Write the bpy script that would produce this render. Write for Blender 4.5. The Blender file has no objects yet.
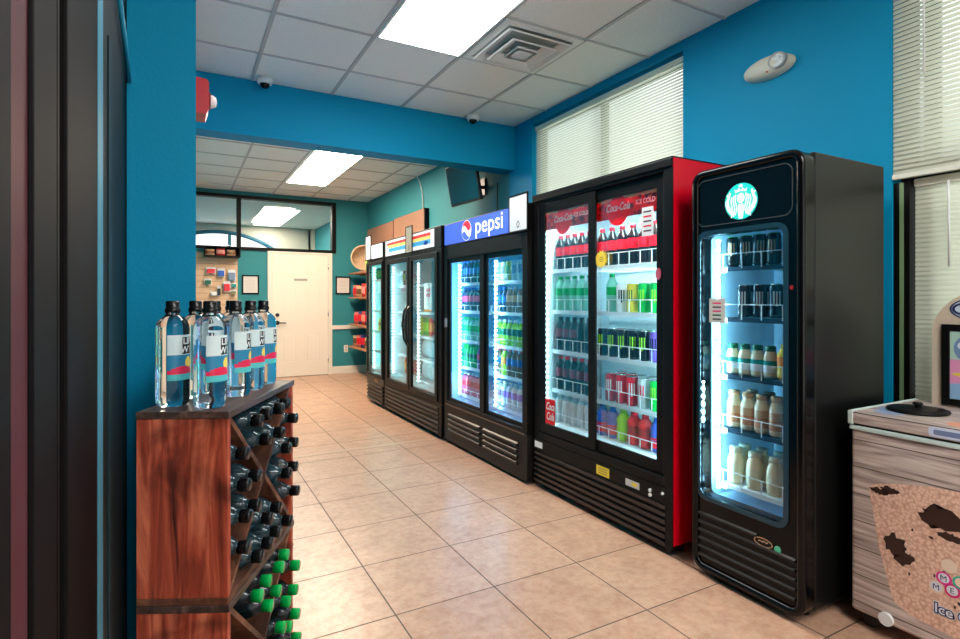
import bpy, bmesh, math, random
from math import sin, cos, pi, radians, sqrt
from mathutils import Vector, Matrix

random.seed(7)
scene = bpy.context.scene
COL = scene.collection

# ------------------------------------------------------------------ colour / materials
def S(r, g, b):
    def f(c):
        c /= 255.0
        return c / 12.92 if c <= 0.04045 else ((c + 0.055) / 1.055) ** 2.4
    return (f(r), f(g), f(b), 1.0)

MATS = {}
def mat(name, col=(0.8, 0.8, 0.8, 1), rough=0.5, metal=0.0, spec=0.5, coat=0.0, emit=None, es=0.0, trans=0.0, ior=1.45,
        bump=0.0, bscale=60.0, mott=0.0, mscale=6.0):
    if name in MATS:
        return MATS[name]
    m = bpy.data.materials.new(name)
    m.use_nodes = True
    nt = m.node_tree
    b = nt.nodes['Principled BSDF']
    b.inputs['Base Color'].default_value = col
    b.inputs['Roughness'].default_value = rough
    b.inputs['Metallic'].default_value = metal
    b.inputs['Specular IOR Level'].default_value = spec
    b.inputs['Coat Weight'].default_value = coat
    b.inputs['Transmission Weight'].default_value = trans
    b.inputs['IOR'].default_value = ior
    if emit:
        b.inputs['Emission Color'].default_value = emit
        b.inputs['Emission Strength'].default_value = es
    if bump or mott:
        tc = nt.nodes.new('ShaderNodeTexCoord')
        if bump:
            n = nt.nodes.new('ShaderNodeTexNoise'); n.inputs['Scale'].default_value = bscale
            bp = nt.nodes.new('ShaderNodeBump'); bp.inputs['Strength'].default_value = bump; bp.inputs['Distance'].default_value = 0.01
            nt.links.new(tc.outputs['Object'], n.inputs['Vector'])
            nt.links.new(n.outputs['Fac'], bp.inputs['Height'])
            nt.links.new(bp.outputs['Normal'], b.inputs['Normal'])
        if mott:
            n2 = nt.nodes.new('ShaderNodeTexNoise'); n2.inputs['Scale'].default_value = mscale
            n2.inputs['Detail'].default_value = 4
            r = nt.nodes.new('ShaderNodeValToRGB')
            r.color_ramp.elements[0].position = 0.3; r.color_ramp.elements[1].position = 0.7
            r.color_ramp.elements[0].color = tuple(c * (1 - mott) for c in col[:3]) + (1,)
            r.color_ramp.elements[1].color = tuple(min(1, c * (1 + mott)) for c in col[:3]) + (1,)
            nt.links.new(tc.outputs['Object'], n2.inputs['Vector'])
            nt.links.new(n2.outputs['Fac'], r.inputs['Fac'])
            nt.links.new(r.outputs['Color'], b.inputs['Base Color'])
    MATS[name] = m
    return m

def emis(name, col, strength):
    if name in MATS:
        return MATS[name]
    m = bpy.data.materials.new(name); m.use_nodes = True
    nt = m.node_tree; nt.nodes.clear()
    e = nt.nodes.new('ShaderNodeEmission'); o = nt.nodes.new('ShaderNodeOutputMaterial')
    e.inputs['Color'].default_value = col; e.inputs['Strength'].default_value = strength
    nt.links.new(e.outputs[0], o.inputs[0])
    MATS[name] = m
    return m

def thin_glass(name, tint=(0.93, 0.97, 0.98, 1), rough=0.02, refl=0.08, haze=0.0, hazecol=(1, 1, 1, 1)):
    if name in MATS:
        return MATS[name]
    m = bpy.data.materials.new(name); m.use_nodes = True
    nt = m.node_tree; nt.nodes.clear()
    o = nt.nodes.new('ShaderNodeOutputMaterial')
    t = nt.nodes.new('ShaderNodeBsdfTransparent'); t.inputs['Color'].default_value = tint
    g = nt.nodes.new('ShaderNodeBsdfGlossy'); g.inputs['Roughness'].default_value = rough
    lw = nt.nodes.new('ShaderNodeLayerWeight'); lw.inputs['Blend'].default_value = 0.25
    mp = nt.nodes.new('ShaderNodeMath'); mp.operation = 'MULTIPLY_ADD'
    mp.inputs[1].default_value = 0.35; mp.inputs[2].default_value = refl * 0.5
    nt.links.new(lw.outputs['Fresnel'], mp.inputs[0])
    mx = nt.nodes.new('ShaderNodeMixShader')
    nt.links.new(mp.outputs[0], mx.inputs[0])
    src = t
    if haze > 0:
        d = nt.nodes.new('ShaderNodeBsdfDiffuse'); d.inputs['Color'].default_value = hazecol
        m2 = nt.nodes.new('ShaderNodeMixShader'); m2.inputs[0].default_value = haze
        nt.links.new(t.outputs[0], m2.inputs[1]); nt.links.new(d.outputs[0], m2.inputs[2])
        src = m2
    nt.links.new(src.outputs[0], mx.inputs[1]); nt.links.new(g.outputs[0], mx.inputs[2])
    nt.links.new(mx.outputs[0], o.inputs[0])
    MATS[name] = m
    return m

def translucent(name, col, fac=0.5):
    m = bpy.data.materials.new(name); m.use_nodes = True
    nt = m.node_tree; nt.nodes.clear()
    o = nt.nodes.new('ShaderNodeOutputMaterial')
    d = nt.nodes.new('ShaderNodeBsdfDiffuse'); d.inputs['Color'].default_value = col
    t = nt.nodes.new('ShaderNodeBsdfTranslucent'); t.inputs['Color'].default_value = col
    mx = nt.nodes.new('ShaderNodeMixShader'); mx.inputs[0].default_value = fac
    nt.links.new(d.outputs[0], mx.inputs[1]); nt.links.new(t.outputs[0], mx.inputs[2]); nt.links.new(mx.outputs[0], o.inputs[0])
    MATS[name] = m
    return m

def floor_material():
    m = bpy.data.materials.new('floor_tile'); m.use_nodes = True
    nt = m.node_tree; b = nt.nodes['Principled BSDF']
    ge = nt.nodes.new('ShaderNodeNewGeometry')
    mp = nt.nodes.new('ShaderNodeMapping')
    T = 0.4573
    mp.inputs['Location'].default_value = (-(0.7593 - 8 * T) , -(3.0130 - 20 * T), 0)
    nt.links.new(ge.outputs['Position'], mp.inputs['Vector'])
    br = nt.nodes.new('ShaderNodeTexBrick')
    br.offset = 0.0; br.squash = 1.0
    br.inputs['Scale'].default_value = 1.0
    br.inputs['Brick Width'].default_value = T; br.inputs['Row Height'].default_value = T
    br.inputs['Mortar Size'].default_value = 0.0036; br.inputs['Mortar Smooth'].default_value = 0.3
    br.inputs['Bias'].default_value = 0.0
    br.inputs['Color1'].default_value = S(198, 163, 140); br.inputs['Color2'].default_value = S(191, 155, 132)
    br.inputs['Mortar'].default_value = S(92, 76, 64)
    nt.links.new(mp.outputs[0], br.inputs['Vector'])
    n = nt.nodes.new('ShaderNodeTexNoise'); n.inputs['Scale'].default_value = 7; n.inputs['Detail'].default_value = 9; n.inputs['Roughness'].default_value = 0.68
    nt.links.new(ge.outputs['Position'], n.inputs['Vector'])
    r = nt.nodes.new('ShaderNodeValToRGB')
    e = r.color_ramp.elements
    e[0].position = 0.3; e[0].color = (0.78, 0.70, 0.64, 1)
    e[1].position = 0.66; e[1].color = (1.08, 1.06, 1.04, 1)
    k = e.new(0.47); k.color = (0.94, 0.91, 0.89, 1)
    nt.links.new(n.outputs['Fac'], r.inputs['Fac'])
    mu = nt.nodes.new('ShaderNodeMix'); mu.data_type = 'RGBA'; mu.blend_type = 'MULTIPLY'; mu.inputs[0].default_value = 1.0
    nt.links.new(br.outputs['Color'], mu.inputs[6]); nt.links.new(r.outputs['Color'], mu.inputs[7])
    n3 = nt.nodes.new('ShaderNodeTexNoise'); n3.inputs['Scale'].default_value = 26; n3.inputs['Detail'].default_value = 8; n3.inputs['Roughness'].default_value = 0.72
    nt.links.new(ge.outputs['Position'], n3.inputs['Vector'])
    r3 = nt.nodes.new('ShaderNodeValToRGB'); e3 = r3.color_ramp.elements
    e3[0].position = 0.36; e3[0].color = (0.86, 0.68, 0.56, 1); e3[1].position = 0.56; e3[1].color = (1.04, 1.02, 1.0, 1)
    nt.links.new(n3.outputs['Fac'], r3.inputs['Fac'])
    mu2 = nt.nodes.new('ShaderNodeMix'); mu2.data_type = 'RGBA'; mu2.blend_type = 'MULTIPLY'; mu2.inputs[0].default_value = 0.8
    nt.links.new(mu.outputs[2], mu2.inputs[6]); nt.links.new(r3.outputs['Color'], mu2.inputs[7])
    nt.links.new(mu2.outputs[2], b.inputs['Base Color'])
    rr = nt.nodes.new('ShaderNodeMath'); rr.operation = 'MULTIPLY_ADD'; rr.inputs[1].default_value = 0.35; rr.inputs[2].default_value = 0.33
    b.inputs['Specular IOR Level'].default_value = 0.6
    nt.links.new(br.outputs['Fac'], rr.inputs[0]); nt.links.new(rr.outputs[0], b.inputs['Roughness'])
    bp = nt.nodes.new('ShaderNodeBump'); bp.inputs['Strength'].default_value = 0.35; bp.inputs['Distance'].default_value = 0.003; bp.invert = True
    nt.links.new(br.outputs['Fac'], bp.inputs['Height']); nt.links.new(bp.outputs[0], b.inputs['Normal'])
    return m

def ceiling_material():
    m = mat('ceiling_tile', S(222, 222, 216), rough=0.95, spec=0.1)
    nt = m.node_tree; b = nt.nodes['Principled BSDF']
    ge = nt.nodes.new('ShaderNodeNewGeometry')
    n = nt.nodes.new('ShaderNodeTexNoise'); n.inputs['Scale'].default_value = 150; n.inputs['Detail'].default_value = 5
    nt.links.new(ge.outputs['Position'], n.inputs['Vector'])
    r = nt.nodes.new('ShaderNodeValToRGB'); e = r.color_ramp.elements
    e[0].position = 0.35; e[0].color = S(226, 228, 224); e[1].position = 0.62; e[1].color = S(246, 247, 243)
    nt.links.new(n.outputs['Fac'], r.inputs['Fac']); nt.links.new(r.outputs[0], b.inputs['Base Color'])
    bp = nt.nodes.new('ShaderNodeBump'); bp.inputs['Strength'].default_value = 0.3; bp.inputs['Distance'].default_value = 0.004
    nt.links.new(n.outputs['Fac'], bp.inputs['Height']); nt.links.new(bp.outputs[0], b.inputs['Normal'])
    return m

def wood_material(name, c0, c1, c2, axis=2, stretch=9.0, scale=9.0, rough=0.5, knots=True):
    """stained wood: the grain runs along `axis` of object space"""
    m = bpy.data.materials.new(name); m.use_nodes = True
    nt = m.node_tree; b = nt.nodes['Principled BSDF']
    tc = nt.nodes.new('ShaderNodeTexCoord'); mp = nt.nodes.new('ShaderNodeMapping')
    sc = [stretch, stretch, stretch]; sc[axis] = 0.9
    mp.inputs['Scale'].default_value = sc
    nt.links.new(tc.outputs['Object'], mp.inputs['Vector'])
    n = nt.nodes.new('ShaderNodeTexNoise'); n.inputs['Scale'].default_value = scale * 0.45; n.inputs['Detail'].default_value = 7
    n.inputs['Distortion'].default_value = 0.9; n.inputs['Roughness'].default_value = 0.62
    nt.links.new(mp.outputs[0], n.inputs['Vector'])
    r = nt.nodes.new('ShaderNodeValToRGB'); e = r.color_ramp.elements
    e[0].position = 0.33; e[0].color = c0; e[1].position = 0.68; e[1].color = c2
    k = e.new(0.5); k.color = c1
    nt.links.new(n.outputs['Fac'], r.inputs['Fac'])
    out = r.outputs[0]
    if knots:
        n2 = nt.nodes.new('ShaderNodeTexNoise'); n2.inputs['Scale'].default_value = 5.5; n2.inputs['Detail'].default_value = 3; n2.inputs['Distortion'].default_value = 0.6
        nt.links.new(tc.outputs['Object'], n2.inputs['Vector'])
        r2 = nt.nodes.new('ShaderNodeValToRGB'); e2 = r2.color_ramp.elements
        e2[0].position = 0.34; e2[0].color = (0.3, 0.27, 0.25, 1); e2[1].position = 0.48; e2[1].color = (1, 1, 1, 1)
        nt.links.new(n2.outputs['Fac'], r2.inputs['Fac'])
        mu = nt.nodes.new('ShaderNodeMix'); mu.data_type = 'RGBA'; mu.blend_type = 'MULTIPLY'; mu.inputs[0].default_value = 0.85
        nt.links.new(out, mu.inputs[6]); nt.links.new(r2.outputs[0], mu.inputs[7]); out = mu.outputs[2]
    nt.links.new(out, b.inputs['Base Color'])
    b.inputs['Roughness'].default_value = rough
    bp = nt.nodes.new('ShaderNodeBump'); bp.inputs['Strength'].default_value = 0.2; bp.inputs['Distance'].default_value = 0.004
    nt.links.new(n.outputs['Fac'], bp.inputs['Height']); nt.links.new(bp.outputs[0], b.inputs['Normal'])
    MATS[name] = m
    return m

def plank_material(name):
    """weathered grey plank print: planks run along y, stacked in z"""
    m = bpy.data.materials.new(name); m.use_nodes = True
    nt = m.node_tree; b = nt.nodes['Principled BSDF']
    tc = nt.nodes.new('ShaderNodeTexCoord')
    mp = nt.nodes.new('ShaderNodeMapping'); mp.inputs['Scale'].default_value = (14, 1.6, 26)
    nt.links.new(tc.outputs['Object'], mp.inputs['Vector'])
    n = nt.nodes.new('ShaderNodeTexNoise'); n.inputs['Scale'].default_value = 2.2; n.inputs['Detail'].default_value = 8; n.inputs['Distortion'].default_value = 0.7
    nt.links.new(mp.outputs[0], n.inputs['Vector'])
    r = nt.nodes.new('ShaderNodeValToRGB'); e = r.color_ramp.elements
    e[0].position = 0.3; e[0].color = S(122, 106, 100); e[1].position = 0.72; e[1].color = S(222, 208, 200)
    k = e.new(0.5); k.color = S(184, 166, 158)
    nt.links.new(n.outputs['Fac'], r.inputs['Fac'])
    sx = nt.nodes.new('ShaderNodeSeparateXYZ'); nt.links.new(tc.outputs['Object'], sx.inputs[0])
    md = nt.nodes.new('ShaderNodeMath'); md.operation = 'PINGPONG'; md.inputs[1].default_value = 0.052
    nt.links.new(sx.outputs['Z'], md.inputs[0])
    lt = nt.nodes.new('ShaderNodeMath'); lt.operation = 'LESS_THAN'; lt.inputs[1].default_value = 0.0018
    nt.links.new(md.outputs[0], lt.inputs[0])
    mx = nt.nodes.new('ShaderNodeMix'); mx.data_type = 'RGBA'; mx.inputs[7].default_value = S(74, 62, 58)
    nt.links.new(lt.outputs[0], mx.inputs[0]); nt.links.new(r.outputs[0], mx.inputs[6])
    nt.links.new(mx.outputs[2], b.inputs['Base Color'])
    b.inputs['Roughness'].default_value = 0.35
    MATS[name] = m
    return m

def beads_material(name):
    """printed picture of a cup of beaded ice cream: pale beads with dark chocolate patches"""
    m = bpy.data.materials.new(name); m.use_nodes = True
    nt = m.node_tree; b = nt.nodes['Principled BSDF']
    tc = nt.nodes.new('ShaderNodeTexCoord')
    v = nt.nodes.new('ShaderNodeTexVoronoi'); v.inputs['Scale'].default_value = 95
    nt.links.new(tc.outputs['Object'], v.inputs['Vector'])
    r = nt.nodes.new('ShaderNodeValToRGB'); e = r.color_ramp.elements
    e[0].position = 0.1; e[0].color = S(240, 206, 184); e[1].position = 0.85; e[1].color = S(198, 152, 130)
    nt.links.new(v.outputs['Distance'], r.inputs['Fac'])
    n = nt.nodes.new('ShaderNodeTexNoise'); n.inputs['Scale'].default_value = 13; n.inputs['Detail'].default_value = 2.5
    nt.links.new(tc.outputs['Object'], n.inputs['Vector'])
    r2 = nt.nodes.new('ShaderNodeValToRGB'); e2 = r2.color_ramp.elements
    e2[0].position = 0.73; e2[0].color = (0, 0, 0, 1); e2[1].position = 0.75; e2[1].color = (1, 1, 1, 1)
    nt.links.new(n.outputs['Fac'], r2.inputs['Fac'])
    mx = nt.nodes.new('ShaderNodeMix'); mx.data_type = 'RGBA'; mx.inputs[7].default_value = S(62, 34, 28)
    nt.links.new(r2.outputs[0], mx.inputs[0]); nt.links.new(r.outputs[0], mx.inputs[6])
    nt.links.new(mx.outputs[2], b.inputs['Base Color'])
    b.inputs['Roughness'].default_value = 0.35
    MATS[name] = m
    return m

# ------------------------------------------------------------------ mesh builder
def abs_loc(o):
    p = Vector((0, 0, 0))
    while o is not None:
        p += o.location; o = o.parent
    return p

class MB:
    def __init__(self):
        self.bm = bmesh.new()
    def box(self, x0, x1, y0, y1, z0, z1, mi=0, bev=0.0, seg=2, M=None):
        t = bmesh.new()
        bmesh.ops.create_cube(t, size=1.0)
        for v in t.verts:
            v.co = Vector(((x0 + x1) / 2 + v.co.x * (x1 - x0), (y0 + y1) / 2 + v.co.y * (y1 - y0), (z0 + z1) / 2 + v.co.z * (z1 - z0)))
        if bev > 0:
            bmesh.ops.bevel(t, geom=t.edges[:] , offset=bev, segments=seg, affect='EDGES', profile=0.5)
        return self._merge(t, mi, M)
    def _merge(self, t, mi, M=None, keep=False):
        mp = {}
        for v in t.verts:
            mp[v] = self.bm.verts.new(M @ v.co if M else v.co)
        for f in t.faces:
            try:
                nf = self.bm.faces.new([mp[v] for v in f.verts])
                nf.material_index = f.material_index if keep else mi
                nf.smooth = f.smooth
            except ValueError:
                pass
        t.free()
        return self
    def cyl(self, p0, p1, r0, r1=None, n=16, mi=0, caps=True, smooth=True):
        r1 = r0 if r1 is None else r1
        p0 = Vector(p0); p1 = Vector(p1); d = (p1 - p0).normalized()
        a = d.orthogonal().normalized(); b = d.cross(a)
        A = []; B = []
        for i in range(n):
            t = 2 * pi * i / n; u = a * cos(t) + b * sin(t)
            A.append(self.bm.verts.new(p0 + u * r0)); B.append(self.bm.verts.new(p1 + u * r1))
        for i in range(n):
            f = self.bm.faces.new((A[i], A[(i + 1) % n], B[(i + 1) % n], B[i])); f.material_index = mi; f.smooth = smooth
        if caps:
            f = self.bm.faces.new(A[::-1]); f.material_index = mi
            f = self.bm.faces.new(B); f.material_index = mi
        return self
    def lathe(self, prof, n=16, c=(0, 0, 0), mi=0, mis=None, M=None, smooth=True):
        rings = []
        for (r, z) in prof:
            if r <= 1e-6:
                p = Vector((c[0], c[1], c[2] + z)); rings.append([self.bm.verts.new(M @ p if M else p)])
            else:
                R = []
                for i in range(n):
                    t = 2 * pi * i / n
                    p = Vector((c[0] + r * cos(t), c[1] + r * sin(t), c[2] + z)); R.append(self.bm.verts.new(M @ p if M else p))
                rings.append(R)
        for k in range(len(rings) - 1):
            a, b = rings[k], rings[k + 1]
            m_ = mis[k] if mis else mi
            for i in range(n):
                j = (i + 1) % n
                if len(a) == 1 and len(b) == 1: continue
                if len(a) == 1: vs = (a[0], b[j], b[i])
                elif len(b) == 1: vs = (a[i], a[j], b[0])
                else: vs = (a[i], a[j], b[j], b[i])
                f = self.bm.faces.new(vs); f.material_index = m_; f.smooth = smooth
        return self
    def tube(self, pts, r, n=8, mi=0, closed=False):
        pts = [Vector(p) for p in pts]
        rings = []
        N = len(pts)
        prev = None
        for i, p in enumerate(pts):
            if closed: d = (pts[(i + 1) % N] - pts[i - 1])
            else: d = (pts[min(i + 1, N - 1)] - pts[max(i - 1, 0)])
            d.normalize()
            if prev is None: a = d.orthogonal().normalized()
            else:
                a = prev - d * prev.dot(d)
                a = a.normalized() if a.length > 1e-6 else d.orthogonal().normalized()
            prev = a; b = d.cross(a)
            rings.append([self.bm.verts.new(p + a * r * cos(2 * pi * k / n) + b * r * sin(2 * pi * k / n)) for k in range(n)])
        for i in range(N if closed else N - 1):
            A = rings[i]; B = rings[(i + 1) % N]
            for k in range(n):
                f = self.bm.faces.new((A[k], A[(k + 1) % n], B[(k + 1) % n], B[k])); f.material_index = mi; f.smooth = True
        if not closed:
            f = self.bm.faces.new(rings[0][::-1]); f.material_index = mi
            f = self.bm.faces.new(rings[-1]); f.material_index = mi
        return self
    def prism(self, pts, fn, d0, d1, mi=0):
        """2-D polygon extruded: fn(a, b, d) -> 3-D point"""
        A = [self.bm.verts.new(fn(a, b, d0)) for a, b in pts]; B = [self.bm.verts.new(fn(a, b, d1)) for a, b in pts]
        n = len(pts)
        for vs in (A[::-1], B):
            f = self.bm.faces.new(vs); f.material_index = mi
            if n > 4: bmesh.ops.triangulate(self.bm, faces=[f])
        for i in range(n):
            f = self.bm.faces.new((A[i], A[(i + 1) % n], B[(i + 1) % n], B[i])); f.material_index = mi
        return self
    def ring(self, outer, inner, fn, d0, d1, mi=0):
        n = len(outer)
        O0 = [self.bm.verts.new(fn(a, b, d0)) for a, b in outer]; O1 = [self.bm.verts.new(fn(a, b, d1)) for a, b in outer]
        I0 = [self.bm.verts.new(fn(a, b, d0)) for a, b in inner]; I1 = [self.bm.verts.new(fn(a, b, d1)) for a, b in inner]
        for i in range(n):
            j = (i + 1) % n
            for vs in ((O0[i], O0[j], I0[j], I0[i]), (O1[i], I1[i], I1[j], O1[j]), (O0[i], O1[i], O1[j], O0[j]), (I0[i], I0[j], I1[j], I1[i])):
                f = self.bm.faces.new(vs); f.material_index = mi
        return self
    def patch(self, r, a0, a1, z0, z1, mi=0, n=10, c=(0, 0)):
        prev = None
        for i in range(n + 1):
            t = a0 + (a1 - a0) * i / n
            A = self.bm.verts.new((c[0] + r * cos(t), c[1] + r * sin(t), z0)); B = self.bm.verts.new((c[0] + r * cos(t), c[1] + r * sin(t), z1))
            if prev:
                f = self.bm.faces.new((prev[0], A, B, prev[1])); f.material_index = mi; f.smooth = True
            prev = (A, B)
        return self
    def text(self, s, size, fn, mi=0, shear=0.0, bold=0.0, depth=0.0008, sx=1.0):
        """lettering centred on (0,0): fn(a, b, d) -> 3-D point"""
        cu = bpy.data.curves.new('t', 'FONT'); cu.body = s; cu.size = size; cu.shear = shear
        cu.align_x = 'CENTER'; cu.align_y = 'CENTER'; cu.offset = bold; cu.resolution_u = 4
        ob = bpy.data.objects.new('t', cu)
        me = ob.to_mesh()
        mp = [self.bm.verts.new(fn(v.co.x * sx, v.co.y, depth)) for v in me.vertices]
        for p in me.polygons:
            try:
                f = self.bm.faces.new([mp[i] for i in p.vertices]); f.material_index = mi
            except ValueError:
                pass
        ob.to_mesh_clear()
        bpy.data.objects.remove(ob); bpy.data.curves.remove(cu)
        return self
    def build(self, name, mats, parent=None, local=False, loc=None, smooth_angle=None):
        if not isinstance(mats, (list, tuple)): mats = [mats]
        if parent is not None and not local:
            o = abs_loc(parent)
        elif loc is not None and not local:
            o = Vector(loc)
        else:
            o = Vector((0, 0, 0))
        if o.length > 0:
            for v in self.bm.verts: v.co -= o
        bmesh.ops.recalc_face_normals(self.bm, faces=self.bm.faces[:]) if len(self.bm.faces) < 30000 else None
        me = bpy.data.meshes.new(name)
        self.bm.to_mesh(me); self.bm.free()
        for m in mats: me.materials.append(m)
        ob = bpy.data.objects.new(name, me); COL.objects.link(ob)
        if parent is not None: ob.parent = parent
        elif loc is not None: ob.location = loc
        return ob

def tag(o, label=None, cat=None, group=None, kind=None):
    if label: o['label'] = label
    if cat: o['category'] = cat
    if group: o['group'] = group
    if kind: o['kind'] = kind
    return o

def thing(name, label, cat, loc=(0, 0, 0), rz=0.0, group=None):
    o = bpy.data.objects.new(name, None); COL.objects.link(o)
    o.location = loc; o.rotation_euler = (0, 0, rz); o.empty_display_size = 0.05
    return tag(o, label, cat, group)

def struct(name, mb, m, label=None):
    o = mb.build(name, m)
    return tag(o, label, None, None, 'structure')

def rrect(a0, a1, b0, b1, r, k=6):
    pts = []
    for (ca, cb, t0) in ((a1 - r, b1 - r, 0), (a0 + r, b1 - r, pi / 2), (a0 + r, b0 + r, pi), (a1 - r, b0 + r, 1.5 * pi)):
        for i in range(k + 1):
            t = t0 + pi / 2 * i / k; pts.append((ca + r * cos(t), cb + r * sin(t)))
    return pts

def circ(ca, cb, ra, rb=None, n=28):
    rb = ra if rb is None else rb
    return [(ca + ra * cos(2 * pi * i / n), cb + rb * sin(2 * pi * i / n)) for i in range(n)]

def facing_x(x, y, z):
    """plane facing -x at x: a = to the right as seen (=-y), b = up, d = out of the plane"""
    return lambda a, b, d: Vector((x - d, y - a, z + b))
def facing_y(x, y, z):
    """plane facing -y"""
    return lambda a, b, d: Vector((x + a, y - d, z + b))

# ------------------------------------------------------------------ common materials
def film(name, col):
    return translucent(name, col, 0.6)
M_TEAL = mat('teal_paint', S(0, 142, 184), rough=0.6, spec=0.18, bump=0.12, bscale=90)
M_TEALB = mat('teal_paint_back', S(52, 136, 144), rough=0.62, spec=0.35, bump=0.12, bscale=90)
M_TEALREFL = mat('teal_bar_reflection', S(20, 136, 172), rough=0.5)
M_FLOOR = floor_material()
M_CEIL = ceiling_material()
M_GRID = mat('grid_white', S(186, 188, 188), rough=0.5)
M_TRIMW = mat('trim_white', S(232, 224, 210), rough=0.5)
M_DOORW = mat('door_white', S(238, 228, 212), rough=0.5)
M_BRONZE = mat('dark_bronze', (0.0036, 0.0027, 0.0027, 1), rough=0.65, spec=0.1)
M_BLACKF = mat('black_frame', (0.0025, 0.0025, 0.0025, 1), rough=0.5, spec=0.2)
M_BLK = mat('black_gloss', (0.0022, 0.0022, 0.0025, 1), rough=0.16, spec=0.28, coat=0.0)
M_BLKM = mat('black_satin', (0.0035, 0.0032, 0.0031, 1), rough=0.4, spec=0.25)
M_BLKT = mat('black_textured', (0.004, 0.0043, 0.0043, 1), rough=0.36, spec=0.4, bump=0.06, bscale=500)
M_GRILLE = mat('grille_charcoal', (0.012, 0.0105, 0.0095, 1), rough=0.32, metal=0.15)
M_RED = mat('red_enamel', (0.80, 0.0, 0.016, 1), rough=0.3)
M_LINER = mat('liner_white', S(196, 222, 228), rough=0.35)
M_WIRE = mat('wire_white', S(232, 240, 244), rough=0.35)
M_CHROME = mat('chrome', (0.75, 0.75, 0.76, 1), rough=0.18, metal=1.0)
M_GLASS = thin_glass('door_glass', refl=0.05)
M_GLASS2 = thin_glass('transom_glass', tint=(0.90, 0.93, 0.93, 1), refl=0.10)
M_WINGLASS = thin_glass('window_glass', refl=0.04)
M_PAPER = mat('paper', S(222, 216, 210), rough=0.7)
M_PAPERW = mat('paper_white', S(226, 230, 234), rough=0.55)
M_INK = mat('ink', S(70, 64, 66), rough=0.8)
M_BLIND = translucent('blind_slat', S(214, 216, 198), 0.42)
M_BLINDR = mat('blind_rail', S(226, 228, 214), rough=0.4)
M_WHITEP = mat('white_plastic', S(228, 230, 228), rough=0.35)
M_BEIGEP = mat('beige_plastic', S(206, 204, 188), rough=0.4)
M_PANEL = emis('panel_cool', (1.0, 0.985, 0.95, 1), 9.5)
M_PANELW = emis('panel_warm', (1.0, 0.82, 0.63, 1), 15.5)
M_BLACKP = mat('black_plastic', (0.008, 0.008, 0.009, 1), rough=0.3)
M_WOODS = mat('shelf_wood', S(178, 120, 84), rough=0.5, mott=0.25, mscale=14)

XW = 2.86; ZC = 2.95; YB = 9.32; YBEAM = 4.53

# ------------------------------------------------------------------ setting
struct('floor', MB().box(-1.6, 3.05, -2.6, 14.2, -0.1, 0.0), M_FLOOR)
struct('ceiling', MB().box(-1.6, 3.05, -2.6, 14.2, ZC + 0.004, ZC + 0.1), M_CEIL)
g = MB()
xs = [0.478 + 0.608 * k for k in range(-3, 4)]
for x in xs:
    g.box(x - 0.012, x + 0.012, -2.5, YBEAM, ZC - 0.004, ZC + 0.004)
    g.box(x + 0.19, x + 0.214, YBEAM + 0.2, YB, ZC - 0.004, ZC + 0.004)
y = 3.395 - 0.61 * 9
while y < YBEAM:
    g.box(-1.5, XW, y - 0.008, y + 0.008, ZC - 0.004, ZC + 0.004); y += 0.61
y = 8.245 - 0.61 * 5
while y < YB:
    g.box(-0.1, XW, y - 0.008, y + 0.008, ZC - 0.004, ZC + 0.004); y += 0.61
struct('trim_1', g, M_GRID, 'pale grid of the suspended ceiling')
struct('trim_2', MB().box(0.046, XW, YBEAM, YBEAM + 0.2, 2.525, ZC), M_TEAL, 'teal ceiling beam between the two rooms')
w = MB()
Z1, Z2 = 0.78, 2.885
YS = YBEAM + 0.1
w.box(XW, XW + 0.17, -2.6, YS, 0, Z1)
w.box(XW, XW + 0.17, -2.6, YS, Z2, ZC + 0.05)
w.box(XW, XW + 0.17, 1.30, 2.49, Z1, Z2); w.box(XW, XW + 0.17, 4.235, YS, Z1, Z2); w.box(XW, XW + 0.17, -2.6, -0.9, Z1, Z2)
struct('wall_right', w, M_TEAL)
struct('wall_corner', MB().box(XW, XW + 0.17, YS, 14.2, 0, ZC + 0.05), M_TEALB, 'greenish teal right wall of the back room')
w = MB()
w.box(-0.2, XW, YB, YB + 0.12, 0, 2.035); w.box(2.285, XW, YB, YB + 0.12, 2.035, ZC + 0.05); w.box(-0.2, 2.285, YB, YB + 0.12, 2.885, ZC + 0.05)
struct('wall_back', w, M_TEALB)
struct('wall_left', MB().box(-0.157, 0.046, 2.15, 14.2, 0, ZC + 0.05), M_TEAL, 'teal wall end beside the wooden crates')
wf = MB(); wf.box(-1.6, 3.05, -2.6, -2.5, 2.78, ZC + 0.05); wf.box(-1.6, 3.05, -2.6, -2.5, 0, 0.12); wf.box(-1.6, 0.1, -2.6, -2.5, 0.12, 2.78); wf.box(2.75, 3.05, -2.6, -2.5, 0.12, 2.78)  # front wall left open for the added window behind the camera
struct('wall_front', wf, M_TEAL)
wf = MB()
for xx in (0.1, 0.98, 1.86, 2.70): wf.box(xx, xx + .05, -2.58, -2.52, .12, 2.78)
wf.box(.1, 2.75, -2.58, -2.52, .12, .17); wf.box(.1, 2.75, -2.58, -2.52, 2.73, 2.78)
struct('window_7', wf, M_BRONZE, 'added unseen storefront window behind the camera')  # unseen window frame, added with the opening so daylight lifts the front ceiling
struct('wall_far', MB().box(0.0, XW, 13.6, 13.75, 0, 2.0).box(0.0, 0.02, 13.6, 13.75, 2, ZC), mat('pale_wall', S(196, 188, 170), rough=0.8))
struct('wall_outer', MB().box(-1.7, -1.6, -2.6, 2.4, 0, ZC + 0.05).box(-1.6, -0.157, 2.3, 2.4, 0, ZC + 0.05), mat('maroon_wall', S(92, 44, 50), rough=0.8))
# pale floor band painted as a streak of sunlight, below the ceiling beam
struct('sun_streak_band', MB().box(0.05, 2.04, 4.545, 4.60, 0.0, 0.003), mat('sun_streak', S(196, 166, 142), rough=0.3))
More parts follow.
